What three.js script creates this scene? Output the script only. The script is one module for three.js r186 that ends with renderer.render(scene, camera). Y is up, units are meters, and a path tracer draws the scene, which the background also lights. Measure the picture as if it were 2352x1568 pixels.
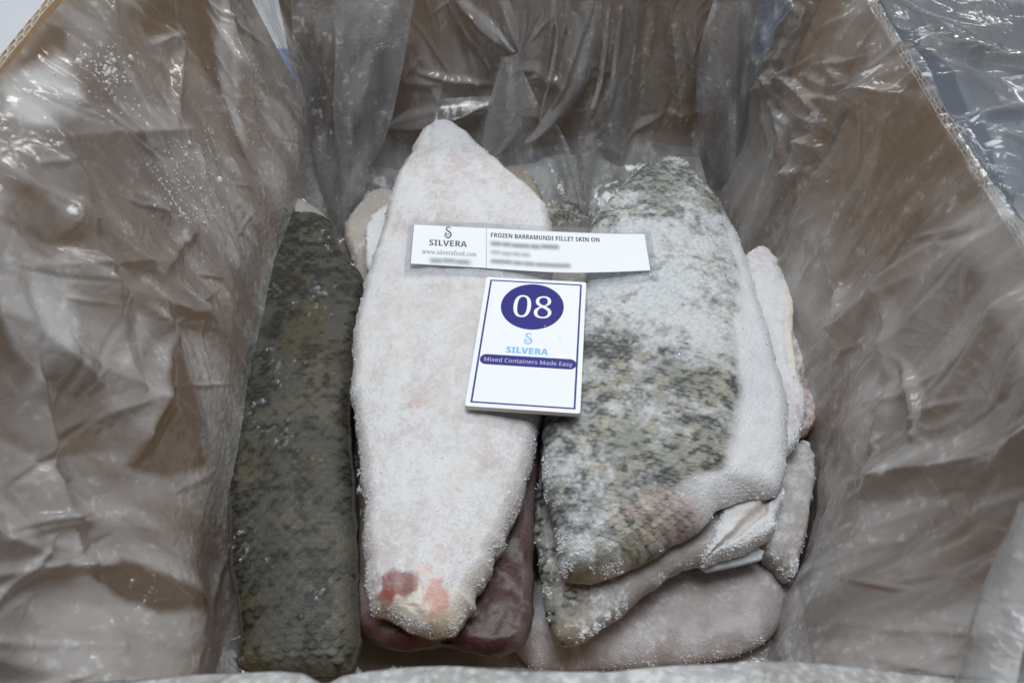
import * as THREE from 'three';
import { RectAreaLightUniformsLib } from 'three/addons/lights/RectAreaLightUniformsLib.js';
import { mergeVertices, mergeGeometries } from 'three/addons/utils/BufferGeometryUtils.js';

// ---------------------------------------------------------------- camera, light, exposure
const scene = new THREE.Scene();
const VFOV = 48, PITCH = 50 * Math.PI / 180, DIST = 0.5;
const EYE = new THREE.Vector3(0, DIST * Math.sin(PITCH), DIST * Math.cos(PITCH));
const camera = new THREE.PerspectiveCamera(VFOV, 1024 / 682, 0.01, 30);
camera.position.copy(EYE);
camera.lookAt(0, 0, 0);
camera.focus = 0.49;
camera.userData.fStop = 9;
scene.background = new THREE.Color().setRGB(0.03, 0.033, 0.037);
const renderer = new THREE.WebGLRenderer({ antialias: true });
renderer.toneMapping = THREE.LinearToneMapping;
renderer.toneMappingExposure = 1.0;
renderer.shadowMap.enabled = true;
RectAreaLightUniformsLib.init();

// lamps above the carton (outside the frame): a wide diffuser, a tube, an added fill panel
function ceilingLamp(name, label, w, d, [x, y, z], radiance, color, glow, tilt = 0) {
  const g = new THREE.Group(); g.name = name; g.userData = { label, category: 'lamp' };
  g.position.set(x, y, z); g.rotation.z = tilt; scene.add(g);
  const housing = new THREE.Mesh(new THREE.BoxGeometry(w + 0.04, 0.05, d + 0.04), new THREE.MeshStandardMaterial({ color: 0xdddddd, roughness: 0.5 }));
  housing.name = 'housing'; housing.position.y = 0.03; g.add(housing);
  const face = new THREE.Mesh(new THREE.BoxGeometry(w, 0.004, d), new THREE.MeshStandardMaterial({ color: 0x222222, emissive: color, emissiveIntensity: glow, roughness: 0.6 }));
  face.name = 'diffuser'; face.position.y = 0.001; g.add(face);
  const l = new THREE.RectAreaLight(color, radiance, w, d); l.rotation.x = -Math.PI / 2; l.position.y = -0.006; g.add(l);
}
ceilingLamp('ceiling_panel_lamp', 'wide white ceiling panel lamp hanging above the carton', 0.62, 0.62, [0.03, 1.35, -0.06], 11.6, new THREE.Color(0.93, 0.97, 1.0), 0.5);
ceilingLamp('ceiling_panel_lamp_001', 'added wide white panel lamp hanging behind the carton to brighten the open table', 0.62, 0.62, [-0.95, 1.4, -1.0], 6.5, new THREE.Color(0.93, 0.97, 1.0), 0.5);  // added fill panel, lifts the far table corner
ceilingLamp('tube_lamp', 'slim tube lamp hanging behind the carton over the table edge', 1.2, 0.07, [0.95, 1.25, -1.0], 30, new THREE.Color(1, 0.985, 0.94), 8);

// ---------------------------------------------------------------- helpers
const W = 2352, H = 1568, FOC = (H / 2) / Math.tan(VFOV * Math.PI / 360);
const FW = new THREE.Vector3(0, -Math.sin(PITCH), -Math.cos(PITCH)), UPV = new THREE.Vector3(0, Math.cos(PITCH), -Math.sin(PITCH));
const rayDir = (px, py) => new THREE.Vector3((px - W / 2) / FOC, 0, 0).add(FW).addScaledVector(UPV, (H / 2 - py) / FOC);
// direction of a photo point met with a plane n.p = d
function onPlane([px, py], [nx, ny, nz, d]) {
  const r = rayDir(px, py), den = nx * r.x + ny * r.y + nz * r.z;
  const t = (d - (nx * EYE.x + ny * EYE.y + nz * EYE.z)) / den;
  return EYE.clone().addScaledVector(r, t);
}
const onLevel = (p, y) => onPlane(p, [0, 1, 0, y]);
let seed = 12345;
const rnd = () => { seed |= 0; seed = seed + 0x6D2B79F5 | 0; let t = Math.imul(seed ^ seed >>> 15, 1 | seed); t = t + Math.imul(t ^ t >>> 7, 61 | t) ^ t; return ((t ^ t >>> 14) >>> 0) / 4294967296; };
const rr = (a, b) => a + (b - a) * rnd();
const hash = (i, j, s) => { let h = Math.imul(i | 0, 374761393) ^ Math.imul(j | 0, 668265263) ^ Math.imul(s | 0, 2147483647 - 1274126177); h = Math.imul(h ^ h >>> 13, 1274126177); h = Math.imul(h ^ h >>> 16, 2246822519); return ((h ^ h >>> 15) >>> 0) / 4294967296; };
function vn(x, y, s) {
  const i = Math.floor(x), j = Math.floor(y); let u = x - i, v = y - j;
  u = u * u * (3 - 2 * u); v = v * v * (3 - 2 * v);
  const a = hash(i, j, s), b = hash(i + 1, j, s), c = hash(i, j + 1, s), d = hash(i + 1, j + 1, s);
  return a + (b - a) * u + (c - a) * v + (a - b - c + d) * u * v;
}
function fbm(x, y, s, o = 4, g = 0.5) { let a = 1, t = 0, n = 0; for (let k = 0; k < o; k++) { t += a * vn(x, y, s + k * 17); n += a; a *= g; const X = x * 1.62 + y * 1.18 + 3.1; y = -x * 1.18 + y * 1.62 + 1.7; x = X; } return t / n; }
// faceted noise: linear between the corners of a triangular lattice
function facet(x, y, s) {
  const k = (x + y) * 0.36602540378; const X = x + k, Y = y + k, i = Math.floor(X), j = Math.floor(Y), u = X - i, v = Y - j;
  const a = hash(i, j, s), c = hash(i + 1, j + 1, s);
  if (u > v) { const b = hash(i + 1, j, s); return a * (1 - u) + b * (u - v) + c * v; }
  const b = hash(i, j + 1, s); return a * (1 - v) + b * (v - u) + c * u;
}
const sst = (a, b, x) => { const t = Math.min(1, Math.max(0, (x - a) / (b - a))); return t * t * (3 - 2 * t); };
const mixc = (a, b, t) => [a[0] + (b[0] - a[0]) * t, a[1] + (b[1] - a[1]) * t, a[2] + (b[2] - a[2]) * t];
const names = {};
function numbered(n) { const k = names[n] = (names[n] ?? -1) + 1; return k ? `${n}_${String(k).padStart(3, '0')}` : n; }
function put(mesh, name, parent) { mesh.name = parent === scene ? numbered(name) : name; mesh.castShadow = mesh.receiveShadow = true; parent.add(mesh); return mesh; }
function thing(name, label, category, group) { const g = new THREE.Group(); g.name = numbered(name); g.userData = { label, category }; if (group) g.userData.group = group; scene.add(g); return g; }
function gridGeometry(nu, nv, f, uvf) {           // (nu+1) x (nv+1) points
  const P = new Float32Array((nu + 1) * (nv + 1) * 3), T = new Float32Array((nu + 1) * (nv + 1) * 2), I = [];
  let k = 0;
  for (let j = 0; j <= nv; j++) for (let i = 0; i <= nu; i++) {
    const p = f(i / nu, j / nv); P[k * 3] = p.x; P[k * 3 + 1] = p.y; P[k * 3 + 2] = p.z;
    const t = uvf ? uvf(i / nu, j / nv) : [i / nu, j / nv]; T[k * 2] = t[0]; T[k * 2 + 1] = t[1]; k++;
  }
  for (let j = 0; j < nv; j++) for (let i = 0; i < nu; i++) { const a = j * (nu + 1) + i, b = a + 1, c = a + nu + 1, d = c + 1; I.push(a, b, d, a, d, c); }
  const g = new THREE.BufferGeometry();
  g.setAttribute('position', new THREE.BufferAttribute(P, 3)); g.setAttribute('uv', new THREE.BufferAttribute(T, 2));
  g.setIndex(I); g.computeVertexNormals(); return g;
}
function dataTex(w, h, f, { srgb = false, repeat = true } = {}) {
  const d = new Uint8Array(w * h * 4);
  for (let j = 0; j < h; j++) for (let i = 0; i < w; i++) { const c = f(i / w, j / h, i, j), k = (j * w + i) * 4; d[k] = c[0] * 255; d[k + 1] = c[1] * 255; d[k + 2] = c[2] * 255; d[k + 3] = 255; }
  const t = new THREE.DataTexture(d, w, h); t.magFilter = THREE.LinearFilter; t.minFilter = THREE.LinearFilter;
  if (srgb) t.colorSpace = THREE.SRGBColorSpace;
  t.wrapS = t.wrapT = repeat ? THREE.RepeatWrapping : THREE.ClampToEdgeWrapping; t.needsUpdate = true; return t;
}
// periodic noise for repeating textures
function pn(x, y, per, s) {
  const i = Math.floor(x), j = Math.floor(y); let u = x - i, v = y - j; u = u * u * (3 - 2 * u); v = v * v * (3 - 2 * v);
  const m = (q) => ((q % per) + per) % per;
  const a = hash(m(i), m(j), s), b = hash(m(i + 1), m(j), s), c = hash(m(i), m(j + 1), s), d = hash(m(i + 1), m(j + 1), s);
  return a + (b - a) * u + (c - a) * v + (a - b - c + d) * u * v;
}
function pfbm(u, v, base, s, o) { let t = 0, n = 0, a = 1, p = base; for (let k = 0; k < o; k++) { t += a * pn(u * p, v * p, p, s + k * 31); n += a; a *= 0.55; p *= 2; } return t / n; }
function inside(poly, x, y) { let c = false; for (let i = 0, j = poly.length - 1; i < poly.length; j = i++) { const [xi, yi] = poly[i], [xj, yj] = poly[j]; if ((yi > y) !== (yj > y) && x < (xj - xi) * (y - yi) / (yj - yi) + xi) c = !c; } return c; }
function polyDist(poly, x, y) { let m = 1e9; for (let i = 0, j = poly.length - 1; i < poly.length; j = i++) { const [ax, ay] = poly[j], [bx, by] = poly[i]; const dx = bx - ax, dy = by - ay; const t = Math.min(1, Math.max(0, ((x - ax) * dx + (y - ay) * dy) / (dx * dx + dy * dy + 1e-12))); const ex = x - ax - t * dx, ey = y - ay - t * dy; const d = ex * ex + ey * ey; if (d < m) m = d; } return Math.sqrt(m); }

// ---------------------------------------------------------------- table and floor
{
  const grain = dataTex(512, 512, (u, v) => { const n = 0.9 + 0.1 * pfbm(u, v, 8, 3, 5); return [n, n, n]; });
  const tg = new THREE.BoxGeometry(1.75, 0.03, 1.9);
  const t = new THREE.Mesh(tg, new THREE.MeshStandardMaterial({ color: new THREE.Color().setRGB(0.80, 0.84, 0.90), roughness: 0.55, map: grain }));
  t.position.set(-0.635, -0.125, -0.3); t.userData = { kind: 'structure' }; put(t, 'table_top', scene);
  const f = new THREE.Mesh(new THREE.PlaneGeometry(8, 8).rotateX(-Math.PI / 2), new THREE.MeshStandardMaterial({ color: new THREE.Color().setRGB(0.36, 0.45, 0.60), roughness: 0.5, map: grain }));
  f.position.y = -0.88; f.userData = { kind: 'structure' }; put(f, 'floor', scene);
}
{ // blue strip seen through the gap at the carton corner
  const g = thing('blue_strip', 'narrow blue plastic strip lying on the table behind the carton corner', 'strip');
  const s = new THREE.Shape(); s.moveTo(-0.05, 0); s.lineTo(0.05, 0); s.lineTo(0.048, 0.01); s.lineTo(-0.048, 0.01); s.closePath();
  const b = new THREE.Mesh(new THREE.ExtrudeGeometry(s, { depth: 0.14, bevelEnabled: true, bevelSize: 0.002, bevelThickness: 0.002, bevelSegments: 2 }), new THREE.MeshStandardMaterial({ color: new THREE.Color().setRGB(0.06, 0.16, 0.42), roughness: 0.4 }));
  b.rotation.y = Math.PI / 2; put(b, 'strip_body', g);
  const rib = new THREE.Mesh(new THREE.CylinderGeometry(0.004, 0.004, 0.14, 12).rotateZ(Math.PI / 2), b.material); rib.position.set(0.07, 0.012, 0); put(rib, 'strip_rib', g);
  g.position.set(-0.34, -0.108, -0.49);
}

// ---------------------------------------------------------------- carton of double-wall corrugated board
const LEFT = [1, 0.25, 0, -0.178], RIGHT = [1, -0.21, 0, 0.197], BACK = [0, 0.15, 1, -0.272], FRONT = [0, -0.05, 1, 0.232];
const kraftTex = dataTex(1024, 512, (u, v) => {
  const f = pfbm(u, v, 6, 5, 6), fine = pfbm(u, v, 96, 9, 3), fl = Math.abs(((u * 80) % 1) - 0.5);
  const brk = sst(0.42, 0.62, pn(u * 80, v * 24, 80, 77));
  const line = sst(0.06, 0.0, fl) * (0.25 + 0.75 * brk);
  const k = 0.80 + 0.22 * (f - 0.5) + 0.16 * (fine - 0.5) - 0.22 * line;
  return [k, k * 0.985, k * 0.97];
});
const kraftBump = dataTex(1024, 256, (u, v) => { const w = 0.5 + 0.35 * Math.cos(u * 80 * 2 * Math.PI) + 0.3 * (pfbm(u, v, 64, 4, 3) - 0.5); return [w, w, w]; });
const flute = 0.0094, board = 0.0072;
kraftTex.repeat.set(1 / (80 * flute), 1 / 0.3); kraftBump.repeat.set(1 / (80 * flute), 1 / 0.3);
const kraft = new THREE.MeshStandardMaterial({ color: new THREE.Color().setRGB(0.50, 0.325, 0.185), roughness: 0.9, map: kraftTex, bumpMap: kraftBump, bumpScale: 0.00022 });
const kraftRaw = new THREE.MeshStandardMaterial({ color: new THREE.Color().setRGB(0.42, 0.35, 0.265), roughness: 0.95 });
const kraftEdge = new THREE.MeshStandardMaterial({ color: new THREE.Color().setRGB(0.62, 0.58, 0.52), roughness: 0.95 });
const carton = thing('cardboard_carton', 'open brown corrugated cardboard carton holding the frozen fillets', 'carton');
function boardWall(name, origin, along, up, out, len, height, jag = 0) {
  const g = new THREE.Group(); g.name = name; carton.add(g);
  const m = new THREE.Matrix4().makeBasis(along, up, out); m.setPosition(origin); g.applyMatrix4(m);
  const sheet = (z0, t, mat, nm) => {
    const n = Math.max(2, Math.round(len / 0.004));
    const top = (u) => height + jag * (fbm(u * len * 60, z0 * 900, 5, 3) - 0.5);
    const f = gridGeometry(n, 6, (u, v) => new THREE.Vector3(u * len, v < 1 ? v * height * 0.999 : top(u), z0), (u, v) => [u * len, v * height]);
    const b = gridGeometry(n, 6, (u, v) => new THREE.Vector3((1 - u) * len, v < 1 ? v * height * 0.999 : top(1 - u), z0 + t), (u, v) => [u * len, v * height]);
    const e = gridGeometry(n, 1, (u, v) => new THREE.Vector3(u * len, top(u), z0 + v * t), (u, v) => [u * len, v * t]);
    const s1 = gridGeometry(1, 6, (u, v) => new THREE.Vector3(0, v * height * 0.999, z0 + t * (1 - u)), (u, v) => [u * t, v * height]);
    const s2 = gridGeometry(1, 6, (u, v) => new THREE.Vector3(len, v * height * 0.999, z0 + t * u), (u, v) => [u * t, v * height]);
    const mesh = put(new THREE.Mesh(mergeGeometries([f, b, s1, s2]), mat), nm, g); put(new THREE.Mesh(e, kraftEdge), 'cut_edge', g); return mesh;
  };
  sheet(0, 0.0005, kraft, 'inner_facing'); sheet(board / 2, 0.0004, kraftRaw, 'middle_facing'); sheet(board - 0.0005, 0.0005, kraft, 'outer_facing');
  for (const [z0, amp, ph] of [[0.0005 + 0.0014, 0.00132, 0], [board / 2 + 0.0004 + 0.0012, 0.00112, 1.3]]) {
    const n = Math.round(len / flute * 10);
    const wave = (u) => z0 + amp * Math.sin(u * len / flute * 2 * Math.PI + ph + 1.2 * vn(u * len * 40, 0, 3));
    const a = gridGeometry(n, 1, (u, v) => new THREE.Vector3(u * len, v * (height - 0.0004), wave(u)));
    const b = gridGeometry(n, 1, (u, v) => new THREE.Vector3(u * len, v * (height - 0.0004), wave(u) + 0.0006));
    const cap = gridGeometry(n, 1, (u, v) => new THREE.Vector3(u * len, height - 0.0004, wave(u) + v * 0.0006));
    put(new THREE.Mesh(mergeGeometries([a, b]), kraftRaw), 'fluting', g); put(new THREE.Mesh(cap, kraftEdge), 'fluting_edge', g);
  }
}
const V = (x, y, z) => new THREE.Vector3(x, y, z);
const leanedUp = (n) => n.clone().normalize();
const FL = -0.105;                                       // inside bottom of the carton
{
  const hl = Math.hypot(1, 0.25), hr = Math.hypot(1, 0.21), hb = Math.hypot(1, 0.15), hf = Math.hypot(1, 0.05);
  boardWall('side_wall', V(-0.178 - 0.25 * FL, FL, 0.26), V(0, 0, -1), V(-0.25, 1, 0).normalize(), V(-1, -0.25, 0).normalize(), 0.525, (0.2 - FL) * hl, 0.0016);
  boardWall('side_wall', V(0.197 + 0.21 * FL, FL, -0.262), V(0, 0, 1), V(0.21, 1, 0).normalize(), V(1, -0.21, 0).normalize(), 0.55, (0.147 - FL) * hr, 0.0018);
  boardWall('end_wall', V(-0.188, FL, -0.272 - 0.15 * FL), V(1, 0, 0), V(0, 1, -0.15).normalize(), V(0, -0.15, -1).normalize(), 0.386, (0.2 - FL) * hb, 0.0016);
  boardWall('end_wall', V(0.18, FL, 0.232 + 0.05 * FL), V(-1, 0, 0), V(0, 1, 0.05).normalize(), V(0, -0.05, 1).normalize(), 0.36, (0.085 - FL) * hf, 0.0016);
  const b = new THREE.Mesh(new THREE.BoxGeometry(0.34, 0.005, 0.5), kraftRaw); b.position.set(0, FL - 0.0026, -0.02); put(b, 'bottom', carton);
}

// ---------------------------------------------------------------- liner film
const liner = thing('plastic_liner', 'crumpled cloudy clear plastic bag lining the carton and folded over its rim', 'plastic bag');
const filmBumpTex = dataTex(1024, 1024, (u, v) => { const a = pfbm(u, v, 24, 21, 5), r = 1 - Math.abs(2 * pfbm(u, v, 10, 55, 4) - 1); const r2 = 1 - Math.abs(2 * pfbm(u, v, 6, 155, 3) - 1); const k = 0.3 * a + 0.35 * Math.pow(r, 6) + 0.35 * Math.pow(r2, 9); return [k, k, k]; });
filmBumpTex.repeat.set(1 / 0.11, 1 / 0.11);
// clearness of the film: 0..1 per metre position, cut into a map of its own for each sheet
function filmMaterial(name, w, h, clear, opts = {}) {
  const nx = 512, ny = Math.max(64, Math.min(512, Math.round(512 * h / w)));
  const tr = dataTex(nx, ny, (u, v) => { const c = Math.min(0.95, Math.max(0, clear(u, v))); return [c, c, c]; }, { repeat: false });
  const m = new THREE.MeshPhysicalMaterial({ color: new THREE.Color().setRGB(0.725, 0.725, 0.73), roughness: opts.rough ?? 0.14, transmission: 1, thickness: 0, ior: 1.5, transmissionMap: tr, bumpMap: filmBumpTex.clone(), bumpScale: opts.bump ?? 0.0005, side: THREE.DoubleSide });
  m.bumpMap.repeat.set(w / 0.11, h / 0.11); m.bumpMap.needsUpdate = true;
  m.name = name; return m;
}
// a crease: a sharp tented ridge along a segment
function makeFolds(list) { return (x, y) => { let s = 0; for (const [ax, ay, bx, by, w, amp] of list) { const dx = bx - ax, dy = by - ay, L2 = dx * dx + dy * dy; let t = ((x - ax) * dx + (y - ay) * dy) / L2; if (t < -0.2 || t > 1.2) continue; const tc = Math.min(1, Math.max(0, t)); const ex = x - ax - tc * dx, ey = y - ay - tc * dy, d = Math.sqrt(ex * ex + ey * ey); const ww = w * (0.35 + 0.65 * Math.sin(Math.PI * (0.08 + 0.84 * tc))); if (d < ww) { const q = 1 - d / ww; s += amp * q * (0.6 + 0.4 * q) * Math.sin(Math.PI * (0.06 + 0.88 * tc)); } } return s; }; }
function randomFolds(n, x0, x1, y0, y1, tilt, spread, lmin, lmax, wmin, wmax, amin, amax) {
  const o = []; for (let k = 0; k < n; k++) { const x = rr(x0, x1), y = rr(y0, y1), a = tilt + (rnd() + rnd() + rnd() - 1.5) * spread, l = rr(lmin, lmax), c = Math.cos(a) * l / 2, s = Math.sin(a) * l / 2; o.push([x - c, y - s, x + c, y + s, rr(wmin, wmax), rr(amin, amax) * (rnd() < 0.75 ? 1 : -0.6)]); } return o;
}
const crumple = (x, y, s, a = 1) => {
  const wx = x + 0.012 * (fbm(x * 22, y * 22, s + 5, 2) - 0.5), wy = y + 0.012 * (fbm(x * 22, y * 22, s + 9, 2) - 0.5);
  return a * (0.020 * (facet(wx * 13, wy * 6, s) - 0.5) + 0.006 * (facet(wx * 31 + wy * 9, wy * 18 - wx * 8, s + 1) - 0.5) + 0.0012 * (facet(wx * 70, wy * 60, s + 2) - 0.5));
};
const frostClear = (x, y, s) => { const big = fbm(x * 20, y * 9, s, 4), mid = fbm(x * 90, y * 30, s + 3, 4), fine = fbm(x * 300, y * 300, s + 7, 3); return 0.85 - 0.20 * sst(0.40, 0.70, big) - 0.12 * sst(0.42, 0.72, mid) - 0.22 * sst(0.62, 0.82, fine) * sst(0.35, 0.6, mid); };

// --- left sheet. Its coordinates: z along the wall, y up; it bulges in over the dark fillet at its foot
const edgeL = [[690, 430], [655, 500], [612, 600], [585, 720], [560, 850], [540, 960], [520, 1080], [505, 1180], [490, 1260], [497, 1330], [515, 1400], [515, 1480], [500, 1560]].map((p) => onLevel(p, 0.012));
const edgeLx = (z) => { if (z <= edgeL[0].z) return edgeL[0].x; for (let i = 1; i < edgeL.length; i++) if (z <= edgeL[i].z) { const t = (z - edgeL[i - 1].z) / (edgeL[i].z - edgeL[i - 1].z); return edgeL[i - 1].x + t * (edgeL[i].x - edgeL[i - 1].x); } return edgeL[edgeL.length - 1].x; };
const leftAt = (p, off = 0) => { const q = onPlane(p, [1, 0.25, 0, -0.178 + off]); return [q.z, q.y]; };
{
  const z0 = -0.278, z1 = 0.245, y0 = -0.07, y1 = 0.201;
  const traced = [
    [[384, 70], [540, 395], 0.012, 0.008], [[470, 0], [560, 330], 0.010, 0.010], [[310, 110], [384, 80], 0.010, 0.006], [[384, 80], [372, 290], 0.008, 0.006], [[60, 330], [430, 300], 0.016, 0.006],
    [[327, 775], [240, 1080], 0.012, 0.007], [[327, 775], [392, 1080], 0.012, 0.008], [[0, 620], [330, 610], 0.012, 0.006], [[250, 715], [330, 780], 0.010, 0.007], [[80, 480], [75, 560], 0.006, 0.006], [[150, 1420], [165, 1568], 0.007, 0.006], [[330, 1500], [480, 1290], 0.010, 0.006], [[0, 780], [160, 900], 0.012, 0.006],
  ].map(([a, b, w, amp]) => [...leftAt(a), ...leftAt(b), w, amp]);
  const F = makeFolds([...traced, ...randomFolds(26, z0, z1, 0.02, y1, 1.4, 0.7, 0.08, 0.2, 0.010, 0.022, 0.004, 0.011), ...randomFolds(40, z0, z1, 0, y1, 1.3, 0.9, 0.02, 0.1, 0.004, 0.012, 0.001, 0.004), ...randomFolds(150, -0.1, 0.1, 0.0, 0.09, 2.1, 0.4, 0.01, 0.035, 0.002, 0.005, 0.0006, 0.0018), ...randomFolds(75, z0, z1, 0.02, y1, 1.3, 1.2, 0.02, 0.09, 0.0018, 0.0045, 0.001, 0.0032)]);
  const disp = (z, y) => 0.006 + 0.6 * (crumple(z, y, 41, 1) + 0.006) + F(z, y);
  const topEdge = (z) => y1 - 0.006 * fbm(z * 14, 0, 66, 3);
  const pos = (u, v) => {
    const z = z0 + u * (z1 - z0), yt = topEdge(z); const y = y0 + v * (yt - y0);
    const wallx = -0.178 - 0.25 * y, ex = edgeLx(z) - 0.007;
    const nearTop = sst(yt, yt - 0.025, y); const up = sst(0.085, 0.012, y), dn = sst(-0.05, 0.012, y);
    let d = 0.002 + nearTop * disp(z, y); const bulge = Math.max(0, ex - wallx - 0.002) * (y > 0.012 ? up * up * 0.5 + 0.5 * up : dn);
    d = d * (1 - 0.75 * up * dn) + bulge + 0.0006 * up * vn(z * 500, y * 500, 4);
    return V(wallx + Math.max(0.001, d), y + 0.2 * d, z);
  };
  const clearPolys = [[[382, 70], [376, 0], [430, 0], [450, 90], [478, 180], [505, 280], [537, 385], [522, 362], [468, 240], [415, 145]], [[327, 778], [248, 1046], [233, 1075], [300, 1100], [390, 1075], [380, 1040], [352, 880]], [[25, 160], [110, 60], [135, 70], [115, 130], [30, 160]], [[140, 1330], [200, 1290], [330, 1370], [360, 1400], [230, 1420]], [[310, 0], [375, 10], [382, 80], [310, 98], [295, 60]]].map((p) => p.map((q) => leftAt(q)));
  const hazyPolys = [[[0, 180], [110, 130], [133, 230], [100, 280], [0, 310]], [[310, 100], [384, 82], [340, 150], [320, 140]], [[187, 840], [233, 757], [250, 720], [270, 780], [200, 850]], [[0, 625], [25, 618], [95, 622], [110, 760], [0, 900]], [[440, 0], [470, 0], [505, 150], [535, 330], [515, 300], [480, 180]]].map((p) => p.map((q) => leftAt(q)));
  const clear = (u, v) => {
    const z = z0 + u * (z1 - z0), y = y0 + v * (topEdge(z) - y0); let c = frostClear(z, y, 300) - 0.04;
    const wob = 0.003 * (fbm(z * 120, y * 120, 8, 3) - 0.5);
    for (const p of clearPolys) { const s = sst(-0.003, 0.002, (inside(p, z, y) ? 1 : -1) * polyDist(p, z, y) + wob); c += (0.94 - c) * s; }
    for (const p of hazyPolys) { const s = sst(-0.004, 0.004, (inside(p, z, y) ? 1 : -1) * polyDist(p, z, y) + wob * 2); c -= 0.3 * s; }
    return c;
  };
  const g = gridGeometry(420, 200, pos);
  put(new THREE.Mesh(g, filmMaterial('left film', z1 - z0, y1 - y0, clear)), 'film_sheet', liner);

  // condensation drops on that sheet
  const spots = [];
  const drop = (p, r) => { const q = leftAt(p, 0.012); const u = (q[0] - z0) / (z1 - z0), v = (q[1] - y0) / (topEdge(q[0]) - y0); if (u > 0 && u < 1 && v > 0 && v < 1) spots.push([pos(u, v), r]); };
  for (let k = 0; k < 170; k++) { const a = rr(0, 6.3), r = Math.abs(rnd() + rnd() + rnd() - 1.5) * 1.1 * (0.7 + 0.6 * vn(a, 0, 5)); drop([255 + 88 * r * Math.cos(a) - 20 * r, 175 + 100 * r * Math.sin(a)], rr(0.00025, 0.0007) * (rnd() < 0.12 ? 1.7 : 1)); }
  for (let k = 0; k < 260; k++) { const t = rnd(); drop([370 + 130 * t + rr(-45, 60), 330 + 190 * rnd()], rr(0.0002, 0.0006) * (rnd() < 0.08 ? 1.8 : 1)); }
  for (let k = 0; k < 160; k++) drop([rr(490, 610), rr(140, 340)], rr(0.0002, 0.0005));
  drop([519, 418], 0.0022); drop([187, 153], 0.0019); drop([315, 140], 0.0017); drop([450, 334], 0.0014);
  const inst = new THREE.InstancedMesh(new THREE.SphereGeometry(1, 12, 8), new THREE.MeshPhysicalMaterial({ color: 0xffffff, roughness: 0.12, transmission: 0.45, thickness: 0, ior: 1.33 }), spots.length);
  const m = new THREE.Matrix4();
  spots.forEach(([p, r], i) => { m.makeScale(r * 0.7, r * 1.15, r); m.setPosition(p.x + r * 0.35, p.y + r * 0.1, p.z); inst.setMatrixAt(i, m); });
  inst.userData.kind = 'stuff'; put(inst, 'water_drops', liner);
}
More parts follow.
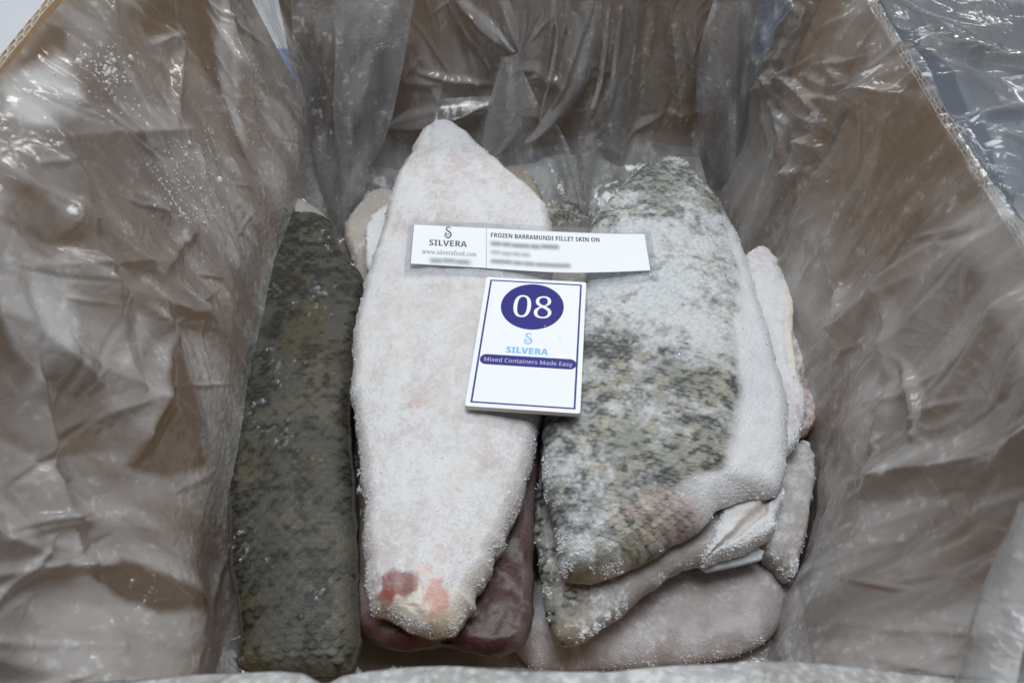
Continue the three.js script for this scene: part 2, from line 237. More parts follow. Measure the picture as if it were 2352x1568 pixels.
// --- right sheet: up the wall, over the rim and away over the table edge
const rightAt = (p, off = 0) => { const q = onPlane(p, [1, -0.21, 0, 0.197 + off]); return [q.z, q.y]; };
{
  const z0 = -0.29, z1 = 0.255, y0 = -0.075, y1 = 0.147, over = 0.42;
  const traced = [
    [[1885, 231], [2150, 278], 0.005, 0.009], [[1840, 180], [1935, 300], 0.006, 0.008], [[1850, 270], [1960, 310], 0.007, 0.008], [[1840, 320], [1960, 370], 0.008, 0.009], [[1790, 440], [1930, 385], 0.008, 0.009], [[2350, 560], [2260, 700], 0.008, 0.005],
    [[2080, 660], [2090, 900], 0.010, 0.006], [[2090, 900], [2070, 1060], 0.008, 0.006], [[2110, 830], [2170, 1020], 0.006, 0.006], [[1950, 650], [1960, 900], 0.008, 0.004], [[1880, 980], [1960, 1320], 0.008, 0.004], [[1930, 560], [1985, 900], 0.010, 0.005], [[2010, 1130], [2030, 1360], 0.008, 0.004], [[2200, 480], [2130, 600], 0.008, 0.006],
  ].map(([a, b, w, amp]) => [...rightAt(a), ...rightAt(b), w, amp]);
  const F = makeFolds([...traced, ...randomFolds(24, z0, z1, -0.02, y1, 1.55, 0.35, 0.1, 0.2, 0.008, 0.020, 0.004, 0.010), ...randomFolds(60, z0, z1, -0.04, y1, 1.5, 0.45, 0.02, 0.11, 0.003, 0.010, 0.0008, 0.0036), ...randomFolds(30, -0.28, -0.1, 0.02, y1, 0.2, 1.2, 0.02, 0.07, 0.004, 0.010, 0.002, 0.006), ...randomFolds(95, z0, z1, -0.03, y1, 1.5, 0.6, 0.02, 0.10, 0.0018, 0.0045, 0.001, 0.003), ...randomFolds(60, -0.26, -0.06, 0.05, y1, 0.5, 1.4, 0.02, 0.06, 0.002, 0.006, 0.0015, 0.005)]);
  const eR = [[1700, 560], [1800, 600], [1862, 720], [1896, 880], [1896, 980], [1878, 1070], [1876, 1180], [1848, 1290], [1822, 1345], [1818, 1420], [1800, 1480], [1800, 1540]].map((p) => onLevel(p, -0.03));
  const eRx = (z) => { if (z <= eR[0].z) return eR[0].x; for (let i = 1; i < eR.length; i++) if (z <= eR[i].z) { const t = (z - eR[i - 1].z) / (eR[i].z - eR[i - 1].z); return eR[i - 1].x + t * (eR[i].x - eR[i - 1].x); } return eR[eR.length - 1].x; };
  const F2 = makeFolds([[-0.115, y1 + 0.004, -0.14, y1 + 0.10, 0.006, 0.011], [-0.11, y1 + 0.004, -0.10, y1 + 0.12, 0.008, 0.012], [-0.112, y1, -0.125, y1 + 0.14, 0.005, 0.010], [-0.02, y1, -0.05, y1 + 0.08, 0.006, 0.009], [0.03, y1, 0.06, y1 + 0.09, 0.006, 0.009], ...randomFolds(70, z0, z1, y1, y1 + over, 0.9, 1.6, 0.03, 0.12, 0.004, 0.014, 0.002, 0.007), ...randomFolds(26, -0.14, 0.02, y1, y1 + 0.09, 1.4, 0.5, 0.02, 0.06, 0.002, 0.006, 0.001, 0.004)]);
  const total = y1 - y0 + over;
  const loose = (z, s) => { const k = Math.max(0, fbm(z * 17, 2, 501, 3) - 0.46) * 0.10 + Math.max(0, facet(z * 60, 0, 503) - 0.45) * 0.006; const w = 0.022 + 0.02 * vn(z * 20, 5, 9); return k * Math.exp(-s * s / (w * w)); };
  const pos = (u, v) => {
    const z = z0 + u * (z1 - z0); let y = y0 + v * total; const lo = loose(z, y - y1);
    if (y <= y1) {
      const lift = 0.010 * sst(-0.12, -0.24, z) * sst(0.0, 0.09, y) + 0.006 * sst(0.1, 0.2, z);
      const near = sst(y1, y1 - 0.02, y);
      const d = 0.0022 + (0.2 + 0.8 * sst(0.0, 0.05, y)) * near * (0.003 + 0.5 * (crumple(z, y, 81, 1) + 0.006) + F(z, y) + lift);
      const wx = 0.197 + 0.21 * y, gath = Math.max(0, wx - eRx(z) - 0.003) * sst(0.075, -0.03, y) * sst(-0.09, 0.0, z);
      return V(wx - Math.max(0.0008, d) - gath - 0.5 * lo, y + 0.8 * lo + 0.25 * d + 0.002 * (1 - near), z);
    }
    const s = y - y1, c = Math.min(1, s / 0.012), th = c * Math.PI * 0.42;
    const d = sst(0.004, 0.02, s) * (crumple(z, y, 91, 1.1) + F2(z, y));
    const bx = 0.197 + 0.21 * y1 + 0.001 + 0.008 * Math.sin(th) + Math.max(0, s - 0.012) * 0.93, by = y1 + 0.0035 * Math.cos(th) - Math.max(0, s - 0.012) * 0.26 - 0.003 * (1 - Math.cos(th));
    return V(bx + d * 0.42 - 0.5 * lo, by + d * 0.9 + 0.8 * lo, z);
  };
  const clear = (u, v) => { const z = z0 + u * (z1 - z0), y = y0 + v * total; return y < y1 ? frostClear(z, y, 500) - 0.03 + 0.12 * sst(0.02, 0.1, y) * sst(0.12, 0.0, z) : y < y1 + 0.014 ? 0.93 : 0.82 - 0.3 * sst(0.45, 0.75, fbm(z * 20, y * 20, 77, 4)); };
  put(new THREE.Mesh(gridGeometry(420, 380, pos), filmMaterial('right film', z1 - z0, total, clear, { rough: 0.15 })), 'film_sheet', liner);
}
// --- back sheet
const backPlane = (off, lean = 0.15) => [0, lean, 1, -0.272 + off];
{
  const x0 = -0.185, x1 = 0.2, y0 = -0.075, y1 = 0.19;
  const bk = (p) => { const q = onPlane(p, backPlane(0.006)); return [q.x, q.y]; };
  const tracedB = [[[1050, 0], [1180, 120], 0.008, 0.016], [[1152, 0], [1192, 120], 0.006, 0.014], [[1175, 130], [1160, 330], 0.012, 0.022], [[1272, 0], [1240, 300], 0.006, 0.012], [[1308, 0], [1262, 200], 0.005, 0.010], [[1358, 0], [1230, 320], 0.012, 0.020], [[1400, 10], [1360, 260], 0.004, 0.010], [[1428, 20], [1400, 250], 0.004, 0.012], [[1465, 0], [1420, 400], 0.012, 0.018], [[1025, 0], [1128, 165], 0.003, 0.006], [[960, 168], [1128, 198], 0.005, 0.006], [[880, 295], [1125, 240], 0.010, 0.018], [[820, 0], [800, 420], 0.012, 0.014], [[900, 0], [840, 400], 0.012, 0.016], [[1540, 0], [1570, 330], 0.008, 0.008], [[1600, 0], [1580, 300], 0.008, 0.010]].map(([a, b, w, amp]) => [...bk(a), ...bk(b), w, amp]);
  const F = makeFolds([...tracedB, ...randomFolds(46, x0, x1, -0.02, y1, 1.57, 0.5, 0.03, 0.13, 0.003, 0.009, 0.001, 0.005), ...randomFolds(16, x0, x1, -0.04, 0.05, 0.3, 0.8, 0.03, 0.08, 0.004, 0.01, 0.001, 0.004), ...randomFolds(120, x0, x1, -0.02, y1, 1.5, 0.9, 0.015, 0.08, 0.0016, 0.004, 0.0006, 0.002)]);
  const pos = (u, v) => { const x = x0 + u * (x1 - x0), y = y0 + v * (y1 - y0); const fwd = 0.03 * sst(-0.02, -0.07, y); const d = 0.003 + 0.5 * (crumple(x, y, 131, 1) + 0.006) + F(x, y); return V(x, y, -0.272 - 0.15 * y + Math.max(0.001, d) + fwd); };
  const clear = (u, v) => frostClear(x0 + u * (x1 - x0), y0 + v * (y1 - y0), 700) + 0.04;
  put(new THREE.Mesh(gridGeometry(300, 210, pos), filmMaterial('back film', x1 - x0, y1 - y0, clear)), 'film_sheet', liner);
}
// --- the bag's bottom, pushed up over the lower fillets at the back
{
  const x0 = -0.17, x1 = 0.17, z0 = -0.268, z1 = 0.23;
  const F = makeFolds(randomFolds(90, x0, x1, z0, z1, 0.7, 1.5, 0.02, 0.08, 0.004, 0.012, 0.001, 0.004));
  const pos = (u, v) => { const x = x0 + u * (x1 - x0), z = z0 + v * (z1 - z0); const y = -0.062 + 0.02 * sst(-0.15, -0.25, z) + crumple(x, z, 171, 1.2) + F(x, z) ; return V(x, y, z); };
  put(new THREE.Mesh(gridGeometry(200, 280, pos), filmMaterial('bottom film', x1 - x0, z1 - z0, (u, v) => frostClear(x0 + u * (x1 - x0), z0 + v * (z1 - z0), 900) - 0.02)), 'film_sheet', liner);
}
// --- front lip: the bag turned over the low front wall
{
  const lipPts = [[300, 1540], [420, 1530], [560, 1524], [640, 1520], [700, 1525], [740, 1548], [765, 1545], [790, 1530], [850, 1520], [930, 1511], [1020, 1508], [1100, 1512], [1200, 1516], [1300, 1521], [1400, 1522], [1480, 1512], [1560, 1506], [1700, 1500], [1800, 1498], [1900, 1503], [2050, 1518], [2200, 1530], [2352, 1540]].map((p) => onLevel(p, 0.094));
  lipPts.unshift(V(-0.2, 0.094, lipPts[0].z + 0.004)); lipPts.push(V(0.24, 0.094, lipPts[lipPts.length - 1].z + 0.004));
  const lipZ = (x) => { for (let i = 1; i < lipPts.length; i++) if (x <= lipPts[i].x) { const t = (x - lipPts[i - 1].x) / (lipPts[i].x - lipPts[i - 1].x); return lipPts[i - 1].z + Math.max(0, t) * (lipPts[i].z - lipPts[i - 1].z); } return lipPts[lipPts.length - 1].z; };
  const x0 = -0.2, x1 = 0.225;
  const F = makeFolds(randomFolds(110, x0, x1, -0.1, 0.2, 0.1, 0.8, 0.02, 0.08, 0.003, 0.009, 0.0008, 0.0035));
  const pos = (u, v) => {
    const x = x0 + u * (x1 - x0), zl = lipZ(x), s = v * 0.33 - 0.17;          // s<0 inside, s>0 outside
    const d = 0.45 * crumple(x, s, 211, 1) + F(x, s) * sst(0.0, 0.02, Math.abs(s));
    if (s < 0) { const t = -s; return V(x, 0.094 - t - d * 0.1, zl + 0.003 + 0.02 * sst(0, 0.06, t) + d * sst(0.004, 0.03, t)); }
    const th = Math.min(1, s / 0.03); return V(x, 0.094 + 0.007 * Math.sin(th * Math.PI) - Math.max(0, s - 0.03) * 0.75 - 0.002 * th + d, zl + 0.003 + Math.min(s, 0.03) * 0.8 + Math.max(0, s - 0.03) * 0.65 + d * 0.4);
  };
  put(new THREE.Mesh(gridGeometry(360, 240, pos), filmMaterial('front film', x1 - x0, 0.33, (u, v) => frostClear(u * 0.42, v * 0.33, 1100) - 0.22 - 0.25 * sst(0.5, 0.66, fbm(u * 170, v * 130, 41, 3)), { rough: 0.3, bump: 0.0022 })), 'film_sheet', liner);
}
// --- pleats: sheets between two traced edges, on a plane in front of the wall, bulged so that they stand off it
let pleatN = 0;
function pleat(L, R, plane, { bulge = 0.006, nv = 90, nu = 22, clear = 0.5, layers = 1, noise = 0.6, skew = 0 } = {}) {
  const id = ++pleatN;
  const crv = (pts) => new THREE.CatmullRomCurve3(pts.map((p) => onPlane(p, p[2] ?? plane)), false, 'catmullrom', 0.3);
  const cl = crv(L), cr = crv(R); const n = V(plane[0], plane[1], plane[2]).normalize(); if (n.dot(EYE) - plane[3] / Math.hypot(plane[0], plane[1], plane[2]) < 0) n.negate();
  const h = cl.getLength(), w = Math.max(0.005, cl.getPoint(0.5).distanceTo(cr.getPoint(0.5)));
  for (let k = 0; k < layers; k++) {
    const pos = (u, v) => {
      const a = cl.getPoint(v), b = cr.getPoint(v), ww = a.distanceTo(b); const p = a.clone().lerp(b, u);
      const prof = Math.sin(Math.PI * Math.pow(u, 1 + skew)) * (k ? -0.5 : 1);
      const amp = Math.min(bulge, ww * 0.45);
      return p.addScaledVector(n, amp * prof + noise * Math.sin(Math.PI * u) * Math.min(1, ww / 0.02) * crumple(u * w + id, v * h, 400 + id * 3, 0.7));
    };
    put(new THREE.Mesh(gridGeometry(nu, nv, pos), filmMaterial('pleat film', w, h, (u, v) => frostClear(u * w + id * 0.3, v * h, 1300 + id) - 0.85 + clear + 0.46, { rough: 0.2, bump: 0.0008 })), 'film_pleat', liner);
  }
}
const fwdPlane = [0, 0.62, 1, -0.212];               // leaning forward at its foot, over the lower fillets
// tall pleat in the back left corner
pleat([[668, 0], [676, 160], [700, 330], [720, 430], [770, 520]], [[950, 0], [935, 100], [905, 250], [880, 330], [850, 420], [800, 530]], [0, 0.62, 1, -0.21], { bulge: 0.010, clear: 0.60, nv: 140, nu: 60, noise: 1.2 });
pleat([[770, 0], [770, 120], [765, 260], [780, 400], [785, 500]], [[950, 0], [935, 100], [905, 250], [880, 330], [800, 530]], [0, 0.62, 1, -0.204], { bulge: 0.006, clear: 0.55, nv: 120, nu: 40 });
// hanging pleats in the middle of the back wall
const BP = [0, 0.35, 1, -0.25];
pleat([[1030, 0], [1080, 50], [1130, 80], [1170, 120]], [[1075, 0], [1120, 40], [1165, 90], [1185, 118]], BP, { bulge: 0.005, clear: 0.32, nu: 14 });
pleat([[1135, 0], [1150, 40], [1160, 80], [1190, 122]], [[1170, 0], [1182, 40], [1190, 80], [1196, 120]], BP, { bulge: 0.004, clear: 0.30, nu: 14 });
pleat([[1150, 130], [1140, 180], [1118, 260], [1108, 330], [1110, 370]], [[1200, 115], [1205, 170], [1235, 240], [1225, 280], [1180, 330]], BP, { bulge: 0.006, clear: 0.48, nu: 24 });
pleat([[1195, 30], [1196, 80], [1192, 118]], [[1215, 0], [1212, 70], [1200, 118]], BP, { bulge: 0.003, clear: 0.42, nu: 8 });
pleat([[1260, 0], [1270, 50], [1276, 80], [1262, 160], [1245, 240], [1235, 300]], [[1285, 0], [1280, 60], [1284, 85], [1275, 160], [1252, 240], [1240, 300]], BP, { bulge: 0.004, clear: 0.34, nu: 10 });
pleat([[1300, 0], [1295, 50], [1303, 110], [1280, 160], [1260, 200]], [[1320, 0], [1312, 60], [1310, 110], [1290, 150], [1265, 195]], BP, { bulge: 0.003, clear: 0.4, nu: 8 });
pleat([[1325, 0], [1318, 100], [1290, 200], [1235, 290], [1200, 330]], [[1390, 0], [1375, 90], [1350, 190], [1310, 250], [1262, 300]], BP, { bulge: 0.006, clear: 0.48, nu: 24 });
pleat([[1395, 20], [1385, 100], [1370, 200], [1355, 250]], [[1405, 15], [1396, 100], [1382, 200], [1368, 250]], BP, { bulge: 0.003, clear: 0.42, nu: 8 });
pleat([[1420, 40], [1410, 110], [1400, 200], [1395, 245]], [[1432, 30], [1424, 110], [1415, 200], [1404, 250]], BP, { bulge: 0.003, clear: 0.38, nu: 8 });
pleat([[1440, 10], [1430, 110], [1375, 250], [1385, 330], [1415, 415]], [[1488, 0], [1470, 90], [1445, 220], [1442, 330], [1428, 418]], BP, { bulge: 0.006, clear: 0.44, nu: 24 });
pleat([[1265, 290], [1290, 340], [1310, 400], [1330, 480]], [[1280, 285], [1305, 335], [1325, 400], [1340, 485]], fwdPlane, { bulge: 0.003, clear: 0.5, nu: 8 });
pleat([[1330, 300], [1325, 360], [1330, 420], [1340, 490]], [[1385, 300], [1378, 350], [1360, 420], [1350, 490]], fwdPlane, { bulge: 0.004, clear: 0.5, nu: 12 });
pleat([[1020, 0], [1050, 60], [1100, 120], [1125, 165]], [[1032, 0], [1060, 58], [1108, 118], [1130, 162]], BP, { bulge: 0.003, clear: 0.6, nu: 8 });
// roll of film lying across the back at the foot of the wall
pleat([[880, 292], [940, 250], [1010, 228], [1090, 222], [1125, 220]], [[870, 300], [950, 280], [1000, 268], [1070, 268], [1120, 262]], [0, 0.4, 1, -0.252], { bulge: 0.007, clear: 0.56, nu: 20, nv: 70, noise: 1.6 });
// big folds at the back right corner
const RP = [-0.35, 0.35, 1, -0.295];
pleat([[1640, 0], [1612, 90], [1600, 200], [1610, 320], [1660, 450]], [[1725, 0], [1735, 120], [1735, 240], [1728, 380], [1725, 450]], RP, { bulge: 0.010, clear: 0.44, nv: 130, nu: 44 });
pleat([[1700, 0], [1692, 80], [1690, 200], [1685, 320], [1690, 425]], [[1770, 0], [1755, 90], [1745, 220], [1735, 330], [1728, 430]], [-0.35, 0.35, 1, -0.287], { bulge: 0.006, clear: 0.5, nv: 110, nu: 30 });
pleat([[1832, 0], [1785, 60], [1772, 120], [1770, 200], [1745, 330], [1735, 430]], [[1905, 0], [1870, 60], [1830, 120], [1828, 220], [1850, 330], [1890, 385]], [-0.9, 0.5, 0.75, -0.31], { bulge: 0.014, clear: 0.5, nv: 120, nu: 44, noise: 1.2 });
pleat([[1890, 0], [1860, 80], [1840, 130], [1870, 200], [1930, 280]], [[2010, 60], [2010, 110], [1985, 150], [1990, 230], [2030, 265]], [-0.9, 0.5, 0.75, -0.318], { bulge: 0.012, clear: 0.62, nv: 90, nu: 50, noise: 1.4 });
// film standing up at the front right corner
pleat([[2180, 1600], [2215, 1490], [2260, 1370], [2320, 1250], [2370, 1140]], [[2330, 1620], [2345, 1520], [2370, 1440], [2420, 1330], [2460, 1240]], [-0.85, 0.3, -0.4, -0.2], { bulge: 0.010, clear: 0.34, nv: 80, nu: 40 });

// ---------------------------------------------------------------- fillets
const fineTex = dataTex(1024, 1024, (u, v) => { const k = pfbm(u, v, 64, 71, 4); return [k, k, k]; });
function fleshMaterial(rough, bump, coat = 0) { const b = fineTex.clone(); b.repeat.set(1 / 0.05, 1 / 0.05); b.needsUpdate = true; return new THREE.MeshPhysicalMaterial({ color: 0xffffff, vertexColors: true, roughness: rough, bumpMap: b, bumpScale: bump * 0.8, clearcoat: coat, clearcoatRoughness: 0.3, ior: 1.35 }); }
const crystalGeo = (() => { const g = new THREE.IcosahedronGeometry(1, 0); const p = g.attributes.position; for (let i = 0; i < p.count; i++) { const x = p.getX(i), y = p.getY(i), z = p.getZ(i), k = 0.6 + 0.7 * hash(Math.round(x * 50), Math.round(y * 50) + Math.round(z * 50) * 131, 5); p.setXYZ(i, x * k, y * k, z * k); } g.computeVertexNormals(); return g; })();
const frostMat = new THREE.MeshPhysicalMaterial({ color: new THREE.Color().setRGB(0.80, 0.83, 0.87), roughness: 0.35 });
function fillet(o) {
  const t = thing(o.name ?? 'fish_fillet', o.label, 'fish fillet', 'frozen fillets in the carton');
  const sl = o.slope ?? [0, 0];                                     // height of the rim plane: y = y0 + sx*x + sz*z
  const plane = [-sl[0], 1, -sl[1], o.y];
  const raw = o.outline.map((p) => onPlane(p, plane));
  const curve = new THREE.CatmullRomCurve3(raw.map((p) => V(p.x, 0, p.z)), true, 'catmullrom', 0.35);
  const N = 360, pts = curve.getPoints(N).slice(0, N);
  const ax = o.axis ?? 0, L = [Math.sin(ax), Math.cos(ax)], Nn = [Math.cos(ax), -Math.sin(ax)];   // L runs along z by default
  const poly = pts.map((p) => [p.x * Nn[0] + p.z * Nn[1], p.x * L[0] + p.z * L[1]]);
  const jag = o.jag ?? 0.0012;
  for (let i = 0; i < poly.length; i++) { const a = fbm(poly[i][0] * 160, poly[i][1] * 160, 33, 3) - 0.5, b = fbm(poly[i][0] * 160, poly[i][1] * 160, 63, 3) - 0.5; poly[i][0] += a * jag * 2; poly[i][1] += b * jag * 2; }
  let l0 = 1e9, l1 = -1e9; for (const p of poly) { l0 = Math.min(l0, p[1]); l1 = Math.max(l1, p[1]); }
  const res = o.res ?? 0.001, rows = Math.max(24, Math.round((l1 - l0) / res));
  let wmax = 0; const spans = [];
  for (let j = 0; j <= rows; j++) {
    const s = j / rows, l = l0 + (l1 - l0) * (0.0004 + 0.9992 * (s - Math.sin(2 * Math.PI * s) / (2 * Math.PI) * 0.35)); let a = 1e9, b = -1e9;
    for (let i = 0, k = poly.length - 1; i < poly.length; k = i++) { const [xi, yi] = poly[i], [xk, yk] = poly[k]; if ((yi > l) !== (yk > l)) { const n = xi + (l - yi) * (xk - xi) / (yk - yi); a = Math.min(a, n); b = Math.max(b, n); } }
    if (a > b) { a = b = poly[0][0]; } spans.push([l, a, b]); wmax = Math.max(wmax, b - a);
  }
  const cols = Math.max(16, Math.round(wmax / res)), bot = Math.max(8, Math.round(cols / 4)), ring = cols + bot;
  const P = [], C = [], T = [], I = [], surf = [];
  const ext = poly.filter((_, i) => i % 2 === 0);
  const rT = o.round ?? 0.022, rB = o.roundB ?? 0.014;
  const rnd1 = (d, r) => { const s = Math.min(1, Math.max(0, d / r)); return Math.sqrt(1 - (1 - s) * (1 - s)); };
  const prof = (d, r) => 0.68 * rnd1(d, r * 0.42) + 0.32 * rnd1(d, r * 2.2);
  for (let j = 0; j <= rows; j++) {
    const [l, a, b] = spans[j];
    for (let i = 0; i < ring; i++) {
      const top = i <= cols; const q = top ? i / cols : 1 - (i - cols) / bot; const u = 0.5 - 0.5 * Math.cos(Math.PI * q) * (0.45) - 0.55 * (0.5 - q);
      const uu = Math.min(1, Math.max(0, u)); const n = a + (b - a) * uu;
      const x = n * Nn[0] + l * L[0], z = n * Nn[1] + l * L[1];
      const d = polyDist(ext, n, l);
      let y = o.y + sl[0] * x + sl[1] * z; const ctx = { x, z, n, l, u: uu, v: (l - l0) / (l1 - l0), d, top };
      let fr = 0;
      const c = o.color(ctx); fr = c[3] ?? 0;
      if (top) { y += o.T * prof(d, rT) * (1 + 0.16 * (fbm(x * 18, z * 18, 91 + (o.seed ?? 0), 3) - 0.5)) + (o.shape ? o.shape(ctx) : 0) * prof(d, rT); y += (o.lump ?? 0) * prof(d, rT) * (fbm(x * 70, z * 70, 191 + (o.seed ?? 0), 3) - 0.5) + (c[4] ?? 0) + fr * 0.0004 * (fbm(x * 900, z * 900, 3, 2)); }
      else y -= o.B * prof(d, rB);
      const jit = d < 0.004 ? fr * 0.0006 + 0.0001 : fr * 0.00016 + 0.00005;
      P.push(x + jit * (hash(i, j, 1) - 0.5), y + jit * (hash(i, j, 2) - 0.5), z + jit * (hash(i, j, 3) - 0.5)); C.push(c[0], c[1], c[2]); T.push(n, l);
      if (top && fr > 0.3) surf.push([x, y, z, fr, d]);
    }
  }
  for (let j = 0; j < rows; j++) for (let i = 0; i < ring; i++) { const a = j * ring + i, b = j * ring + (i + 1) % ring, c = a + ring, d = b + ring; I.push(a, c, b, b, c, d); }
  for (const j of [0, rows]) { const k = P.length / 3, [l, a, b] = spans[j], n = (a + b) / 2, x = n * Nn[0] + l * L[0], z = n * Nn[1] + l * L[1]; P.push(x, o.y + sl[0] * x + sl[1] * z, z); const c = o.color({ x, z, n, l, u: 0.5, v: j ? 1 : 0, d: 0, top: true }); C.push(c[0], c[1], c[2]); T.push(n, l); for (let i = 0; i < ring; i++) { const p = j * ring + i, q = j * ring + (i + 1) % ring; j ? I.push(p, k, q) : I.push(p, q, k); } }
  const g = new THREE.BufferGeometry(); g.setAttribute('position', new THREE.Float32BufferAttribute(P, 3)); g.setAttribute('color', new THREE.Float32BufferAttribute(C, 3)); g.setAttribute('uv', new THREE.Float32BufferAttribute(T, 2)); g.setIndex(I); g.computeVertexNormals();
  put(new THREE.Mesh(g, fleshMaterial(o.rough ?? 0.6, o.bump ?? 0.0006, o.coat ?? 0)), 'fillet_body', t);
  if (o.crystals && surf.length) {
    const inst = new THREE.InstancedMesh(crystalGeo, frostMat, o.crystals), m = new THREE.Matrix4(), q = new THREE.Quaternion(), e = new THREE.Euler();
    for (let k = 0; k < o.crystals; k++) {
      let s; for (let tr = 0; tr < 30; tr++) { s = surf[Math.floor(rnd() * surf.length)]; if (rnd() < s[3] * s[3] * (s[4] < 0.003 ? 1 : 0.10)) break; }
      const r = rr(0.00012, 0.00034) * (rnd() < 0.06 ? 1.7 : 1); e.set(rr(0, 6), rr(0, 6), rr(0, 6)); q.setFromEuler(e);
      m.compose(V(s[0] + rr(-0.0006, 0.0006), s[1] + rr(-0.0001, 0.0004), s[2] + rr(-0.0006, 0.0006)), q, V(r, r * rr(0.6, 2.4), r * rr(0.5, 1.4))); inst.setMatrixAt(k, m);
    }
    inst.userData.kind = 'stuff'; put(inst, 'frost_crystals', t);
  }
  return t;
}
const spotAt = (p, y) => { const q = onLevel(p, y); return [q.x, q.z]; };
const near = (x, z, [sx, sz], rx, rz, w = 0) => { const dx = (x - sx) / rx, dz = (z - sz) / rz; return Math.max(0, 1 - Math.sqrt(dx * dx + dz * dz) + w); };
const FROST = [0.70, 0.725, 0.755];
// frost coverage with a grain: patches made of fine flecks
const frostAt = (x, z, s, cover) => { const a = fbm(x * 42, z * 42, s, 4), b = fbm(x * 190, z * 190, s + 5, 3), c = fbm(x * 620, z * 620, s + 11, 2); const th = 1.02 - cover; return sst(th - 0.15, th + 0.17, 0.42 * a + 0.36 * b + 0.36 * c); };

// overlapping scales: returns [how dark the rim of the scale is here, a number of the scale, height of the scale]
function scales(n, l, sc, s) {
  const wn = n + 0.0012 * (fbm(n * 60, l * 60, s + 2, 2) - 0.5), wl = l + 0.0014 * (fbm(n * 60, l * 60, s + 4, 2) - 0.5);
  const row = Math.floor(wl / (sc * 0.62)), fx = wn / sc + (row & 1) * 0.5, cell = Math.floor(fx), du = fx - cell - 0.5, dv = wl / (sc * 0.62) - row;
  const arc = dv - 0.78 + 2.2 * du * du; return [sst(0.34, 0.0, Math.abs(arc)) * (0.45 + 0.55 * hash(cell, row, s)), hash(cell, row, s + 1), sst(-0.9, -0.05, arc) * sst(0.12, 0.0, arc)];
}
// flesh: pinkish white, frosted
function fleshColor(s, cover, base = [0.60, 0.50, 0.475], extra) {
  return (c) => {
    const { x, z } = c; let col = mixc(base, [base[0] * 0.92, base[1] * 0.88, base[2] * 0.88], sst(0.4, 0.7, fbm(x * 30, z * 22, s + 40, 4)));
    col = mixc(col, [base[0] * 1.12, base[1] * 1.15, base[2] * 1.14], 0.6 * sst(0.5, 0.7, fbm(x * 90, z * 40, s + 50, 3)));
    let fr = frostAt(x, z, s, cover); const e = { col, fr, lift: 0 }; if (extra) extra(c, e);
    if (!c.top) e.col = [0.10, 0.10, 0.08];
    const gr = 0.90 + 0.2 * fbm(x * 480, z * 480, s + 70, 2); e.col = [e.col[0] * gr, e.col[1] * gr, e.col[2] * gr]; const k = mixc(e.col, FROST, 0.75 * e.fr); return [...k, e.fr, e.lift];
  };
}
// skin: scale rows on a grey-olive ground
function skinColor(s, cover, tan, dark, opts = {}) {
  const sc = opts.scale ?? 0.0052;
  return (c) => {
    const { x, z, n, l } = c;
    const wn = n + 0.0016 * (fbm(x * 70, z * 70, s + 2, 2) - 0.5), wl = l + 0.0016 * (fbm(x * 70, z * 70, s + 4, 2) - 0.5);
    const row = Math.floor(wl / (sc * 0.72)), fx = wn / sc + (row & 1) * 0.5, cell = Math.floor(fx), du = fx - cell - 0.5, dv = wl / (sc * 0.72) - row;
    const arc = dv - 0.55 + 1.5 * du * du; const cres = sst(0.42, 0.05, Math.abs(arc)) * (0.5 + 0.5 * hash(cell, row, s));
    const patch = fbm(x * 34, z * 26, s + 9, 4), streak = fbm(x * 60, z * 200, s + 19, 3);
    let pig = sst(0.36, 0.62, patch) * 0.6 + 0.4 * sst(0.45, 0.6, streak);
    if (opts.pig) pig = opts.pig(c, pig);
    let dk = Math.min(1, pig * (0.35 + 0.8 * cres) + 0.25 * pig * sst(0.5, 0.72, fbm(x * 240, z * 240, s + 29, 2)));
    let col = mixc(tan, [tan[0] * 1.1, tan[1] * 0.98, tan[2] * 0.82], sst(0.4, 0.65, fbm(x * 26, z * 26, s + 60, 3)));
    col = mixc(col, dark, dk);
    let cv = typeof cover === 'function' ? cover(c) : cover; const e = { col, fr: frostAt(x, z, s, cv), lift: 0.00025 * sst(0.0, 0.4, arc + 0.3) * (opts.relief ?? 1) * hash(cell, row, s + 3) };
    if (opts.extra) opts.extra(c, e);
    if (!c.top) e.col = [0.5, 0.43, 0.40];
    const k = mixc(e.col, FROST, 0.78 * e.fr); return [...k, e.fr, e.lift];
  };
}

